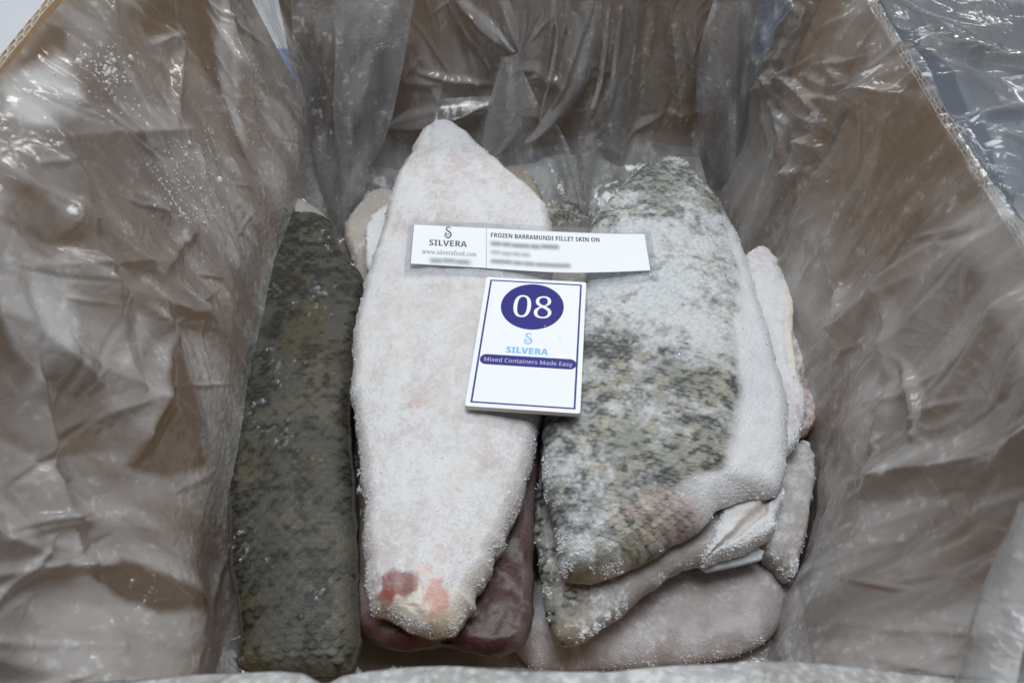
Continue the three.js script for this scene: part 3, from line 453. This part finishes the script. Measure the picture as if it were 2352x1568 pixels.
// 1 white fillet, flesh side up
{
  const s1 = spotAt([908, 1358], 0.004), s2 = spotAt([1004, 1392], 0.004), s3 = spotAt([1048, 1448], 0.0), s4 = spotAt([882, 1388], 0.002), s5 = spotAt([1000, 1340], 0.004), d1 = spotAt([1052, 1140], 0.01), pk = spotAt([955, 940], 0.01), tip = spotAt([985, 1440], 0);
  fillet({
    label: 'large white fillet lying flesh side up with reddened blunt end', y: -0.002, T: 0.017, B: 0.012, res: 0.00072, seed: 1, lump: 0.0022, rough: 0.42, coat: 0.15, round: 0.02, bump: 0.00045, crystals: 5000, jag: 0.0024,
    outline: [[1010, 304], [1044, 308], [1076, 326], [1106, 358], [1152, 392], [1190, 428], [1238, 468], [1262, 505], [1270, 550], [1266, 640], [1262, 740], [1258, 850], [1248, 955], [1235, 1020], [1222, 1080], [1203, 1140], [1180, 1205], [1155, 1262], [1125, 1330], [1100, 1375], [1075, 1425], [1050, 1458], [1000, 1470], [955, 1455], [920, 1440], [895, 1424], [858, 1418], [850, 1400], [845, 1330], [836, 1250], [838, 1150], [830, 1080], [820, 1000], [808, 900], [812, 800], [830, 700], [845, 640], [870, 570], [890, 500], [905, 430], [922, 408], [940, 376], [956, 342], [980, 312]],
    axis: 0.04,
    color: fleshColor(1, 0.47, [0.60, 0.562, 0.553], (c, e) => {
      const { x, z } = c, w = 1.3 * (fbm(x * 210, z * 130, 77, 4) - 0.5);
      const cut = sst(0.0, 0.5, near(x, z, tip, 0.052, 0.026, w)); e.col = mixc(e.col, [0.70, 0.66, 0.58], cut); e.fr *= 1 - 0.55 * cut;
      const r1 = sst(0.05, 0.5, near(x, z, s1, 0.016, 0.0085, w)); e.col = mixc(e.col, [0.20, 0.05, 0.055], r1 * 0.85); e.fr *= 1 - 0.6 * r1;
      const r2 = sst(0.05, 0.6, near(x, z, s2, 0.0085, 0.017, w)); e.col = mixc(e.col, [0.50, 0.17, 0.13], r2 * 0.7); e.fr *= 1 - 0.7 * r2;
      const r4 = sst(0.1, 0.6, near(x, z, s4, 0.011, 0.006, w)); e.col = mixc(e.col, [0.36, 0.10, 0.07], r4 * 0.8); e.fr *= 1 - 0.7 * r4;
      const r5 = sst(0.1, 0.8, near(x, z, s5, 0.010, 0.022, w)); e.col = mixc(e.col, [0.68, 0.36, 0.31], r5 * 0.45);
      const y3 = sst(0.05, 0.6, near(x, z, s3, 0.018, 0.007, w)); e.col = mixc(e.col, [0.64, 0.56, 0.36], y3 * 0.6);
      const p = near(x, z, pk, 0.008, 0.006, w); e.col = mixc(e.col, [0.56, 0.36, 0.32], 0.5 * sst(0, 0.8, p));
      const b = near(x, z, d1, 0.0022, 0.0022); e.col = mixc(e.col, [0.42, 0.28, 0.18], 0.6 * sst(0, 0.8, b));
      if (c.d < 0.006) e.fr = Math.max(e.fr, 0.75 * sst(0.006, 0.001, c.d) * sst(0.3, 0.6, fbm(x * 200, z * 200, 31, 3)));
    }),
    shape: (c) => 0.003 * Math.sin(c.u * 3.1) - 0.0010 * sst(0.10, 0.0, Math.abs(c.u - 0.30 - 0.1 * (c.v - 0.5))) - 0.003 * sst(0.93, 1.0, c.v),
  });
}
// 2 frosted skin fillet
{
  const spotPink = spotAt([1540, 1215], 0.0);
  fillet({
    label: 'fillet lying skin side up, mottled grey green skin thickly frosted, white belly edge', y: 0.0, T: 0.017, B: 0.013, res: 0.00072, seed: 2, lump: 0.002, rough: 0.5, round: 0.024, bump: 0.0006, crystals: 5000, jag: 0.0014, axis: -0.27,
    outline: [[1478, 396], [1530, 386], [1584, 400], [1618, 434], [1650, 468], [1690, 540], [1715, 600], [1742, 690], [1766, 760], [1786, 840], [1808, 920], [1810, 1000], [1806, 1080], [1790, 1136], [1740, 1142], [1690, 1152], [1655, 1166], [1632, 1190], [1600, 1222], [1540, 1255], [1480, 1292], [1400, 1325], [1330, 1336], [1290, 1322], [1284, 1280], [1268, 1200], [1250, 1130], [1244, 1060], [1250, 960], [1268, 880], [1296, 780], [1330, 680], [1350, 620], [1352, 545], [1375, 495], [1410, 458], [1442, 424]],
    color: (c) => {
      const { x, z, n, l, u, v } = c;
      const e1 = fbm(x * 55, z * 55, 5, 4) - 0.5, e2 = fbm(x * 28, z * 28, 15, 3);
      // ground of the skin: tan, drifting to grey green
      let col = mixc([0.40, 0.37, 0.295], [0.29, 0.292, 0.262], sst(0.38, 0.62, e2)); col = mixc(col, [0.45, 0.39, 0.31], 0.5 * sst(0.5, 0.7, fbm(x * 75, z * 75, 25, 3)) * sst(0.45, 0.65, v));
      // pigment: spots in scale rows, thick along the back edge, thin on the flank
      const rowz = fbm(n * 230 + 3, l * 330, 35, 3), blot = fbm(n * 60, l * 80, 45, 3), fleck = fbm(x * 420, z * 420, 55, 2);
      const side = sst(0.42, 0.02, u), foot = sst(0.45, 0.62, v) * sst(0.98, 0.9, v), head = sst(0.2, 0.04, v);
      let pig = sst(0.47, 0.70, rowz * 0.66 + blot * 0.34 + 0.09 * side + 0.04 * foot + 0.07 * head) * (0.75 + 0.25 * foot);
      const [rim, tone, hgt] = scales(n, l, 0.0050, 7); pig = Math.min(1, pig * (0.55 + 0.35 * tone + 0.85 * rim) + 0.30 * rim);
      pig = Math.max(pig, 0.6 * sst(0.50, 0.62, fleck * 0.5 + rowz * 0.5 + 0.06 * side + 0.03 * head));
      const belly = sst(0.735, 0.80, u + 0.05 * e1 - 0.13 * sst(0.6, 0.25, v)) * sst(0.10, 0.25, v) * sst(0.90, 0.80, v + 0.08 * e1);
      col = mixc(col, [0.062, 0.070, 0.074], pig * (1 - belly) * (1 - 0.7 * sst(0.93, 0.98, v)));
      const pk = sst(0, 0.6, near(x, z, spotPink, 0.040, 0.018, 0.8 * e1)); col = mixc(col, [0.50, 0.38, 0.34], 0.65 * pk * (1 - 0.5 * pig));
      // frost: soft clouds with a fine crystal grain, heaviest across the shoulder
      const cloud = fbm(x * 46, z * 58, 65, 4), grain = fbm(x * 520, z * 520, 75, 2), mid = fbm(x * 150, z * 170, 85, 3);
      const cov = -0.03 + 0.19 * sst(0.12, 0.3, v) * sst(0.62, 0.48, v) + 0.07 * sst(0.6, 0.7, v) * sst(0.5, 0.3, u) - 0.07 * sst(0.55, 0.65, v) * sst(0.4, 0.55, u) - 0.02 * head;
      let fr = sst(0.42, 0.70, 0.50 * cloud + 0.34 * mid + 0.16 * grain + cov) * (0.72 + 0.5 * (grain - 0.35));
      if (v > 0.95) fr = Math.max(fr, 0.75 * sst(0.36, 0.6, fbm(x * 130, z * 130, 9, 3)));
      fr = Math.min(1, Math.max(0, fr));
      let out = mixc(col, FROST, (0.72 + 0.18 * sst(0.15, 0.28, v) * sst(0.62, 0.5, v)) * fr); out = mixc(out, mixc([0.64, 0.64, 0.66], [0.76, 0.775, 0.80], fbm(x * 140, z * 140, 95, 4)), belly); fr = Math.max(fr, belly * (0.35 + 0.5 * (grain - 0.3)));
      if (!c.top) out = [0.5, 0.44, 0.42];
      return [...out, fr, 0.00035 * hgt * (1 - belly) - 0.0022 * sst(0.70, 0.80, u) * sst(0.1, 0.25, v)];
    },
    shape: (c) => 0.004 * Math.sin(c.u * 3.1) - 0.004 * sst(0.75, 1.0, c.u),
  });
}
const darkSkin = (c) => {
    const { x, z, n, l, u, v } = c; 
    let col = mixc([0.104, 0.095, 0.071], [0.074, 0.072, 0.060], sst(0.4, 0.6, fbm(x * 24, z * 24, 13, 3))); col = mixc(col, [0.085, 0.068, 0.038], 0.7 * sst(0.52, 0.7, fbm(x * 60, z * 34, 23, 3)));
    const spots = fbm(n * 200, l * 250, 33, 3), blot = fbm(n * 60, l * 26, 43, 4);
    const [rim, tone, rows] = scales(n, l, 0.0062, 17);
    let dk = Math.min(1, sst(0.39, 0.62, 0.55 * spots + 0.45 * blot + 0.05 * sst(0.4, 0.1, u)) * (0.45 + 0.3 * tone + 0.65 * rim) + 0.40 * rim * sst(0.38, 0.55, fbm(n * 40, l * 40, 73, 3)));
    col = mixc(col, [0.011, 0.011, 0.009], 0.95 * dk);
    let fr = 0.4 * sst(0.70, 0.86, 0.55 * fbm(x * 60, z * 60, 53, 3) + 0.5 * fbm(x * 420, z * 420, 63, 2)); if (v < 0.07 && u > 0.45) { col = mixc(col, [0.30, 0.26, 0.235], 0.75); fr = Math.max(fr, 0.3); }
    if (u < 0.045 || c.d < 0.0015) col = mixc(col, [0.16, 0.15, 0.13], 0.5);
    if (!c.top) col = [0.3, 0.26, 0.24];
    return [...mixc(col, FROST, 0.6 * fr), fr, 0.0003 * (spots - 0.5) + 0.00032 * rows];
  };
// 3 dark fillet along the left wall, skin up, glazed
fillet({
  label: 'dark olive fillet lying skin side up against the bag, with fine scale rows', y: -0.016, T: 0.010, B: 0.012, res: 0.0009, seed: 3, rough: 0.5, coat: 0.12, round: 0.026, bump: 0.0005, crystals: 300,
  outline: [[676, 466], [705, 470], [745, 498], [770, 530], [780, 572], [832, 635], [838, 680], [824, 750], [812, 850], [808, 1000], [822, 1200], [826, 1400], [830, 1480], [800, 1548], [660, 1560], [548, 1535], [552, 1450], [528, 1300], [524, 1100], [540, 950], [566, 800], [590, 650], [610, 560], [640, 492]], axis: 0.1,
  color: darkSkin,

  shape: (c) => 0.003 * Math.sin(c.u * 3.1),
});
// 4 skin fillet under the frosted one
fillet({
  label: 'greyish fillet skin side up under the frosted fillet, dark spotted corner poking out', y: -0.020, T: 0.010, B: 0.012, res: 0.0009, seed: 4, lump: 0.003, rough: 0.5, coat: 0.2, round: 0.016, crystals: 4000,
  outline: [[1300, 700], [1500, 620], [1720, 760], [1790, 960], [1800, 1080], [1785, 1140], [1772, 1235], [1700, 1270], [1615, 1298], [1560, 1312], [1500, 1352], [1420, 1418], [1335, 1476], [1290, 1482], [1264, 1450], [1240, 1330], [1226, 1210], [1234, 1110], [1260, 900]], axis: -0.2,
  color: skinColor(4, (c) => 0.33, [0.24, 0.232, 0.218], [0.02, 0.025, 0.027], { scale: 0.006, pig: (c, p) => Math.min(1, 1.2 * sst(0.46, 0.6, fbm(c.n * 110, c.l * 120, 6, 3)) * sst(0.6, 0.3, c.u)), extra: (c, e) => { e.col = mixc(e.col, [0.30, 0.28, 0.265], sst(0.5, 0.8, c.u)); if (c.d < 0.003) e.fr = Math.max(e.fr, 0.35 * sst(0.45, 0.65, fbm(c.x * 200, c.z * 200, 13, 3))); } }),
});
// 5 cut white belly end sticking out below the frosted fillet
fillet({
  name: 'fish_fillet', label: 'thick white cut belly end sticking out below the frosted skin fillet', y: -0.018, T: 0.013, B: 0.008, res: 0.0008, seed: 5, lump: 0.004, round: 0.006, crystals: 2500,
  outline: [[1660, 1160], [1700, 1125], [1760, 1120], [1795, 1142], [1776, 1200], [1772, 1238], [1720, 1268], [1660, 1288], [1618, 1302], [1612, 1285], [1628, 1240]], axis: -1.0,
  color: fleshColor(5, 0.62, [0.62, 0.58, 0.55], (c, e) => { const g = sst(0.42, 0.5, c.u) * sst(0.78, 0.66, c.u); e.col = mixc(e.col, [0.50, 0.42, 0.38], 0.5 * g); e.fr *= 1 - 0.7 * g; }),
  shape: (c) => -0.004 * sst(0.5, 0.6, c.u) * sst(0.75, 0.65, c.u),
});
{ // thin plate of glaze ice broken off at that end
  const t = thing('ice_plate', 'thin cloudy plate of glaze ice hanging under the white belly end', 'ice');
  const o = [[1606, 1300], [1680, 1280], [1738, 1262], [1752, 1268], [1746, 1284], [1700, 1296], [1622, 1312]].map((p) => onLevel(p, -0.024));
  const s = new THREE.Shape(o.map((p) => new THREE.Vector2(p.x, -p.z)));
  const g = new THREE.ExtrudeGeometry(s, { depth: 0.0022, bevelEnabled: true, bevelSize: 0.0006, bevelThickness: 0.0006, bevelSegments: 2 }); g.rotateX(-Math.PI / 2);
  const m = put(new THREE.Mesh(g, new THREE.MeshPhysicalMaterial({ color: new THREE.Color().setRGB(0.72, 0.76, 0.82), roughness: 0.3, transmission: 0.35, thickness: 0, bumpMap: fineTex, bumpScale: 0.0004 })), 'ice_body', t); m.position.y = -0.025;
}
// 6, 7 edges of fillets stacked under the frosted one
fillet({
  label: 'white fillet edge with a yellowish fat seam, wedged right under the frosted fillet', y: -0.012, T: 0.010, B: 0.010, res: 0.0008, seed: 6, lump: 0.007, round: 0.006, crystals: 2500,
  outline: [[1690, 640], [1722, 588], [1752, 582], [1782, 612], [1806, 668], [1818, 720], [1816, 800], [1828, 872], [1846, 930], [1842, 980], [1824, 1030], [1800, 1048], [1760, 1000], [1720, 850]], axis: 0.2,
  color: fleshColor(6, 0.56, [0.64, 0.57, 0.56], (c, e) => { const sm = sst(0.72, 0.84, c.u) * sst(0.22, 0.35, c.v) * sst(0.8, 0.62, c.v); e.col = mixc(e.col, [0.74, 0.68, 0.56], sm); e.fr *= 1 - 0.6 * sm; const r = sst(0.78, 0.85, c.v) * sst(0.93, 0.88, c.v) * sst(0.6, 0.8, c.u); e.col = mixc(e.col, [0.5, 0.22, 0.19], 0.6 * r * sst(0.45, 0.6, fbm(c.x * 160, c.z * 160, 3, 3))); }),
  shape: (c) => 0.0022 * sst(0.70, 0.80, c.u) * sst(0.2, 0.35, c.v) * sst(0.85, 0.65, c.v),
});
fillet({
  label: 'brownish pink ragged fillet edge pressed between the stack and the bag wall', y: -0.022, T: 0.009, B: 0.009, res: 0.0009, seed: 7, lump: 0.010, round: 0.006, crystals: 900, jag: 0.003,
  outline: [[1742, 700], [1762, 592], [1792, 612], [1822, 660], [1848, 712], [1862, 800], [1880, 880], [1884, 920], [1872, 968], [1850, 1000], [1820, 1012], [1790, 960]], axis: 0.2,
  color: fleshColor(7, 0.40, [0.40, 0.31, 0.26], (c, e) => { const k = sst(0.55, 0.7, fbm(c.x * 110, c.z * 60, 23, 4)); e.col = mixc(e.col, [0.20, 0.13, 0.10], 0.6 * k); e.lift = -0.002 * k; if (c.v > 0.8) e.col = mixc(e.col, [0.45, 0.24, 0.19], 0.5); }),
});
// 8 low grey fillet at the right foot
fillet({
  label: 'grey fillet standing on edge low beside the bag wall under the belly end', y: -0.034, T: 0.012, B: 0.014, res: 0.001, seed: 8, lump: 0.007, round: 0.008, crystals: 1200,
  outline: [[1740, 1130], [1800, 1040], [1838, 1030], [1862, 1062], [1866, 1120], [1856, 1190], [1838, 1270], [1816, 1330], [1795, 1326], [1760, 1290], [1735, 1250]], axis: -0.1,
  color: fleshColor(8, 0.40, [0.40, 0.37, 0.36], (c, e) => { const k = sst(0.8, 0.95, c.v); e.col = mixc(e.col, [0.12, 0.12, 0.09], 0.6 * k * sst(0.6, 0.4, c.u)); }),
});
// 9 broad pinkish grey fillet at the bottom
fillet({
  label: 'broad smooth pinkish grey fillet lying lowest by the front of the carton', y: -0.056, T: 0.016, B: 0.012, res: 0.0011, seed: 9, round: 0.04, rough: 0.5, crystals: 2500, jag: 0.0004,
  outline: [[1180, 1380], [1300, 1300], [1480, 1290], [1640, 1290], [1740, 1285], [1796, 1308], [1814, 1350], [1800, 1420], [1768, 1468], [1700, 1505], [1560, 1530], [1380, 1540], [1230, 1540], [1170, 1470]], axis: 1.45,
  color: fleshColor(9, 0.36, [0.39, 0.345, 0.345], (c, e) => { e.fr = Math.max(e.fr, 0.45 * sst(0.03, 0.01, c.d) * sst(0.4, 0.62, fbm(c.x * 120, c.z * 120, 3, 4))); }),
});
// 10, 11 dark red fleshed fillets under the white one, base colours also darkened for shade
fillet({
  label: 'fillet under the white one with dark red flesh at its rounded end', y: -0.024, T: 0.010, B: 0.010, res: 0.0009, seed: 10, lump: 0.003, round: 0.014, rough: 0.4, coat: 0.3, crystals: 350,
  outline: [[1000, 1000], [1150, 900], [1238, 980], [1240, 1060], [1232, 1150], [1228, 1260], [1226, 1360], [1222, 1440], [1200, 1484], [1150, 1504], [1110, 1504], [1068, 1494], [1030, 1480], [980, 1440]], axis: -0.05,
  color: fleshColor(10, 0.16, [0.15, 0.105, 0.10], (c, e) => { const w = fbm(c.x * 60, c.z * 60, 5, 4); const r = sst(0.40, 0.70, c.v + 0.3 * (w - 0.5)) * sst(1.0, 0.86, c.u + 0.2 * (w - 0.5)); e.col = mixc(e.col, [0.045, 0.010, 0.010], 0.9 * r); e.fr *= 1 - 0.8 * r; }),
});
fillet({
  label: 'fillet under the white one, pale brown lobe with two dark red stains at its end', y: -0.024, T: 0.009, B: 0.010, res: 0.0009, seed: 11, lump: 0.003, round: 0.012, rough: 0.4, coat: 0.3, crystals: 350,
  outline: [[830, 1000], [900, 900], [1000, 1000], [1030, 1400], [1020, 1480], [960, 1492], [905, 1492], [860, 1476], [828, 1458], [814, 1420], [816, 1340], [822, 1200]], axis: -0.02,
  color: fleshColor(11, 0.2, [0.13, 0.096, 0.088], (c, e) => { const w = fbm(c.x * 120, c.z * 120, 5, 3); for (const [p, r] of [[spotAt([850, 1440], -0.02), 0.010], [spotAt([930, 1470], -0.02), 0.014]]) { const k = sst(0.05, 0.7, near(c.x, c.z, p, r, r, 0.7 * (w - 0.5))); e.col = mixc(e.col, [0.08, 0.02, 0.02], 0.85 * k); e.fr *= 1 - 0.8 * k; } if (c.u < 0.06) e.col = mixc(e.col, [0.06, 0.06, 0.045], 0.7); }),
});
// 12, 13 pale pieces behind the white fillet's shoulder
fillet({
  label: 'small pale frosted flap showing beside the upper edge of the white fillet', y: -0.010, T: 0.006, B: 0.006, res: 0.0009, seed: 12, lump: 0.005, round: 0.008, crystals: 1500,
  outline: [[838, 540], [852, 505], [880, 482], [898, 474], [920, 520], [930, 620], [900, 700], [860, 660], [842, 612]], axis: -0.1, color: fleshColor(12, 0.62, [0.55, 0.50, 0.48]),
});
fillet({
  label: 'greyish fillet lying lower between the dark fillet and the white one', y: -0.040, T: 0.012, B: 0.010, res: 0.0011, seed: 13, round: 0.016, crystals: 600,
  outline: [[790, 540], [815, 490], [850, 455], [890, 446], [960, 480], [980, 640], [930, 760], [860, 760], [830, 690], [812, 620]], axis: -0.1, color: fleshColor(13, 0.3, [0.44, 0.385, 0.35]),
});
fillet({
  label: 'rounded tan fillet end peeping out behind the shoulder of the white fillet', y: -0.028, T: 0.012, B: 0.010, res: 0.0011, seed: 14, round: 0.014, crystals: 500,
  outline: [[1110, 440], [1150, 402], [1195, 400], [1232, 428], [1246, 470], [1240, 540], [1200, 600], [1130, 600]], axis: 0, color: fleshColor(14, 0.3, [0.33, 0.285, 0.235]),
});
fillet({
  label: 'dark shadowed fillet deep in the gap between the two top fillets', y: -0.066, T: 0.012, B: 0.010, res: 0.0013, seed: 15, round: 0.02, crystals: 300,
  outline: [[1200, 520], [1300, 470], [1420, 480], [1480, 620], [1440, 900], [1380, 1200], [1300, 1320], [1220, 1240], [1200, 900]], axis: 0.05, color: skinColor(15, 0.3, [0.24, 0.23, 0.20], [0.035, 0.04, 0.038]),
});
fillet({  // extra fillet added to make the back gap dark
  label: 'added mottled grey skinned fillet darkening the gap at the back of the carton, half hidden under film', y: -0.062, T: 0.012, B: 0.010, res: 0.0012, seed: 16, round: 0.02, rough: 0.5, lump: 0.003, crystals: 200,
  outline: [[1060, 420], [1130, 372], [1260, 352], [1390, 366], [1470, 420], [1480, 520], [1400, 600], [1240, 610], [1120, 560], [1070, 490]], axis: 1.4, color: skinColor(16, 0.3, [0.24, 0.23, 0.20], [0.035, 0.04, 0.038]),
});

// ---------------------------------------------------------------- printed label strip and number card
function canvasTex(w, h, draw) { const c = document.createElement('canvas'); c.width = w; c.height = h; draw(c.getContext('2d'), w, h); const t = new THREE.CanvasTexture(c); t.colorSpace = THREE.SRGBColorSpace; t.anisotropy = 8; return t; }
function emblem(g, x, y, s, color) {      // a letter S whose tail closes to a bowl like a swimming bird
  g.save(); g.translate(x, y); g.scale(s, s); g.strokeStyle = color; g.fillStyle = color; g.lineCap = 'round'; g.lineJoin = 'round';
  const taper = (pts, w0, w1) => { const c = new THREE.CatmullRomCurve3(pts.map((p) => V(p[0], p[1], 0))).getPoints(60); for (let i = 1; i < c.length; i++) { const t = i / (c.length - 1); g.lineWidth = w0 + (w1 - w0) * Math.sin(t * Math.PI); g.beginPath(); g.moveTo(c[i - 1].x, c[i - 1].y); g.lineTo(c[i].x, c[i].y); g.stroke(); } };
  taper([[0.30, -0.66], [0.22, -0.86], [0.02, -0.94], [-0.2, -0.86], [-0.3, -0.62], [-0.16, -0.36], [0.12, -0.16], [0.36, 0.08], [0.46, 0.36], [0.34, 0.72], [0.02, 0.9], [-0.32, 0.78], [-0.48, 0.44], [-0.38, 0.16], [-0.22, 0.04]], 0.10, 0.24);
  taper([[-0.24, 0.06], [-0.26, 0.32], [-0.10, 0.52], [0.04, 0.40], [0.10, 0.2]], 0.06, 0.13);
  g.restore();
}
function fitText(g, s, x, y, w, font, size, weight = '') { g.font = `${weight} ${size}px ${font}`; const k = w / g.measureText(s).width; g.save(); g.translate(x, y); g.scale(k, 1); g.fillText(s, 0, 0); g.restore(); }
{
  const t = thing('paper_label', 'long narrow white product label in clear lamination lying across both top fillets', 'label');
  const TW = 2048, TH = 372;
  const tex = canvasTex(TW, TH, (g, w, h) => {
    g.fillStyle = '#eef2f6'; g.fillRect(0, 0, w, h);
    g.strokeStyle = '#3c434c'; g.lineWidth = 3; g.beginPath(); g.moveTo(2, 2); g.lineTo(2, h - 3); g.lineTo(w * 0.318, h - 3); g.stroke(); g.beginPath(); g.moveTo(w * 0.318, 0); g.lineTo(w * 0.318, h); g.stroke(); g.lineWidth = 2; g.strokeStyle = '#8a94a0'; g.beginPath(); g.moveTo(0, h - 2); g.lineTo(w, h - 2); g.moveTo(0, 2); g.lineTo(w, 2); g.stroke();
    emblem(g, 310, 62, 56, '#43505c');
    g.fillStyle = '#43505c'; g.textBaseline = 'alphabetic'; fitText(g, 'SILVERA', 146, 192, 334, 'sans-serif', 76, 'bold');
    g.fillStyle = '#3a4148'; fitText(g, 'www.silverafood.com', 92, 272, 476, 'serif', 54);
    g.fillStyle = '#12161b'; fitText(g, 'FROZEN BARRAMUNDI FILLET SKIN ON', 686, 86, 968, 'sans-serif', 58, 'bold');
    // lines that are smudged beyond reading
    g.filter = 'blur(13px)';
    const smear = (x, y, ws, hh, c) => { g.fillStyle = c; for (const q of ws) { g.fillRect(x, y + 4 * Math.sin(x), q, hh); x += q + 7; } };
    g.fillStyle = 'rgba(150,158,168,0.25)'; g.fillRect(160, 300, 370, 56);
    smear(172, 314, [96, 110, 112], 26, '#8b939c'); smear(690, 132, [92, 78, 158, 84, 158], 34, '#8b939c'); smear(690, 214, [84, 88, 74, 74], 28, '#a4abb4'); smear(690, 294, [186, 84, 96, 300], 30, '#8b939c');
    g.filter = 'none';
  });
  // edges traced on the photograph; the strip bends over the two fillets and sags between them
  const top = [[950, 516], [1115, 524], [1290, 533], [1400, 537], [1480, 538]], bot = [[942, 607], [1115, 617], [1290, 627], [1400, 626], [1494, 622]];
  const hy = (u) => 0.0215 - 0.0035 * Math.sin(Math.PI * Math.min(1, u * 1.15)) + 0.0015 * u;
  const lev = (p, u) => onLevel(p, hy(u)); const us = [0, 0.31, 0.64, 0.84, 1];
  const ct = new THREE.CatmullRomCurve3(top.map((p, i) => lev(p, us[i]))), cb = new THREE.CatmullRomCurve3(bot.map((p, i) => lev(p, us[i])));
  const at = (u, v, dy) => { const uu = Math.min(1, Math.max(0, u)); const a = ct.getPointAt(uu), b = cb.getPointAt(uu); const p = a.clone().lerp(b, v); if (u < 0) p.addScaledVector(ct.getTangentAt(0), u * 0.18); if (u > 1) p.addScaledVector(ct.getTangentAt(1), (u - 1) * 0.18); p.y += dy; return p; };
  const paper = gridGeometry(60, 10, (u, v) => at(u, 1 - v, 0.0004), (u, v) => [u, v]);
  put(new THREE.Mesh(paper, new THREE.MeshPhysicalMaterial({ map: tex, roughness: 0.5, clearcoat: 0.5, clearcoatRoughness: 0.15, side: THREE.DoubleSide })), 'printed_paper', t);
  const lam = gridGeometry(70, 14, (u, v) => { const U = -0.022 + u * 1.05, Vv = -0.14 + v * 1.34; return at(U, Vv, 0.0001); });
  put(new THREE.Mesh(lam, new THREE.MeshPhysicalMaterial({ color: new THREE.Color().setRGB(0.85, 0.87, 0.9), roughness: 0.12, transmission: 0.9, thickness: 0, bumpMap: fineTex, bumpScale: 0.0003, side: THREE.DoubleSide })), 'lamination_margin', t);
}
{
  const t = thing('number_card', 'white rectangular card numbered 08 with blue circle and border', 'card');
  const corner = [[1120, 636], [1350, 648], [1329, 950], [1065, 931]], hs = [0.0225, 0.0235, 0.026, 0.0245];
  const [A, B, C, D] = corner.map((p, i) => onLevel(p, hs[i]));
  const o = A.clone().add(B).add(C).add(D).multiplyScalar(0.25);
  const ex = B.clone().sub(A).add(C.clone().sub(D)).normalize(); let ez = D.clone().sub(A).add(C.clone().sub(B)); ez.addScaledVector(ex, -ez.dot(ex)).normalize(); const ey = ez.clone().cross(ex).normalize();
  const w = (B.distanceTo(A) + C.distanceTo(D)) / 2, h = (D.distanceTo(A) + C.distanceTo(B)) / 2, th = 0.003, r = 0.0016;
  t.applyMatrix4(new THREE.Matrix4().makeBasis(ex, ey, ez).setPosition(o));
  const s = new THREE.Shape(); const a = w / 2, b = h / 2;
  s.moveTo(-a + r, -b); s.lineTo(a - r, -b); s.quadraticCurveTo(a, -b, a, -b + r); s.lineTo(a, b - r); s.quadraticCurveTo(a, b, a - r, b); s.lineTo(-a + r, b); s.quadraticCurveTo(-a, b, -a, b - r); s.lineTo(-a, -b + r); s.quadraticCurveTo(-a, -b, -a + r, -b);
  const bg = new THREE.ExtrudeGeometry(s, { depth: th, bevelEnabled: true, bevelSize: 0.0002, bevelThickness: 0.0002, bevelOffset: -0.0002, bevelSegments: 2, curveSegments: 8 }); bg.rotateX(-Math.PI / 2); bg.translate(0, -th - 0.0003, 0);
  put(new THREE.Mesh(bg, new THREE.MeshStandardMaterial({ color: new THREE.Color().setRGB(0.72, 0.72, 0.70), roughness: 0.7 })), 'foam_board', t);
  const TW = 1024, TH = Math.round(1024 * h / w);
  const tex = canvasTex(TW, TH, (g, W_, H_) => {
    const navy = '#292780', sky = '#7dbcec';
    g.fillStyle = '#f0f4f9'; g.fillRect(0, 0, W_, H_);
    g.strokeStyle = navy; g.lineWidth = 17; g.strokeRect(52, 46, W_ - 104, H_ - 96);
    const cx = W_ * 0.49, cy = H_ * 0.232, R = W_ * 0.305;
    g.fillStyle = navy; g.beginPath(); g.arc(cx, cy, R, 0, 7); g.fill();
    g.fillStyle = '#f2f5fa'; g.textAlign = 'center'; g.textBaseline = 'middle'; g.font = '400 370px serif';
    g.save(); g.translate(cx + 4, cy + 6); g.scale(1.0, 1.12); g.fillText('08', 0, 0); g.restore(); g.textAlign = 'left'; g.textBaseline = 'alphabetic';
    emblem(g, W_ * 0.485, H_ * 0.492, 72, sky);
    g.fillStyle = sky; fitText(g, 'SILVERA', W_ * 0.29, H_ * 0.606, W_ * 0.39, 'sans-serif', 100, 'bold'); g.strokeStyle = sky; g.lineWidth = 4; g.font = 'bold 100px sans-serif'; { const k = W_ * 0.39 / g.measureText('SILVERA').width; g.save(); g.translate(W_ * 0.29, H_ * 0.606); g.scale(k, 1); g.strokeText('SILVERA', 0, 0); g.restore(); }
    g.fillStyle = navy; g.beginPath(); g.roundRect(W_ * 0.065, H_ * 0.627, W_ * 0.88, H_ * 0.075, H_ * 0.0375); g.fill();
    g.fillStyle = '#c9ccea'; fitText(g, 'Mixed Containers Made Easy', W_ * 0.10, H_ * 0.679, W_ * 0.81, 'sans-serif', 66);
    g.fillStyle = '#555b66'; for (const [x, y, q] of [[0.78, 0.472, 4], [0.40, 0.556, 3], [0.36, 0.525, 2], [0.6, 0.47, 2]]) { g.beginPath(); g.ellipse(x * W_, y * H_, q * 1.6, q * 0.8, 0.2, 0, 7); g.fill(); }
    g.fillStyle = '#e8ecf4'; g.beginPath(); g.arc(W_ * 0.63, H_ * 0.384, 6, 0, 7); g.fill();
  });
  const fg = new THREE.ShapeGeometry(s, 8); const p = fg.attributes.position, uv = fg.attributes.uv; for (let i = 0; i < p.count; i++) uv.setXY(i, (p.getX(i) + a) / w, (p.getY(i) + b) / h); fg.rotateX(-Math.PI / 2);
  put(new THREE.Mesh(fg, new THREE.MeshPhysicalMaterial({ map: tex, roughness: 0.45, clearcoat: 0.15, clearcoatRoughness: 0.3 })), 'printed_face', t);
}

scene.traverse((o) => { if (o.isLight) o.castShadow = true; });
renderer.render(scene, camera);
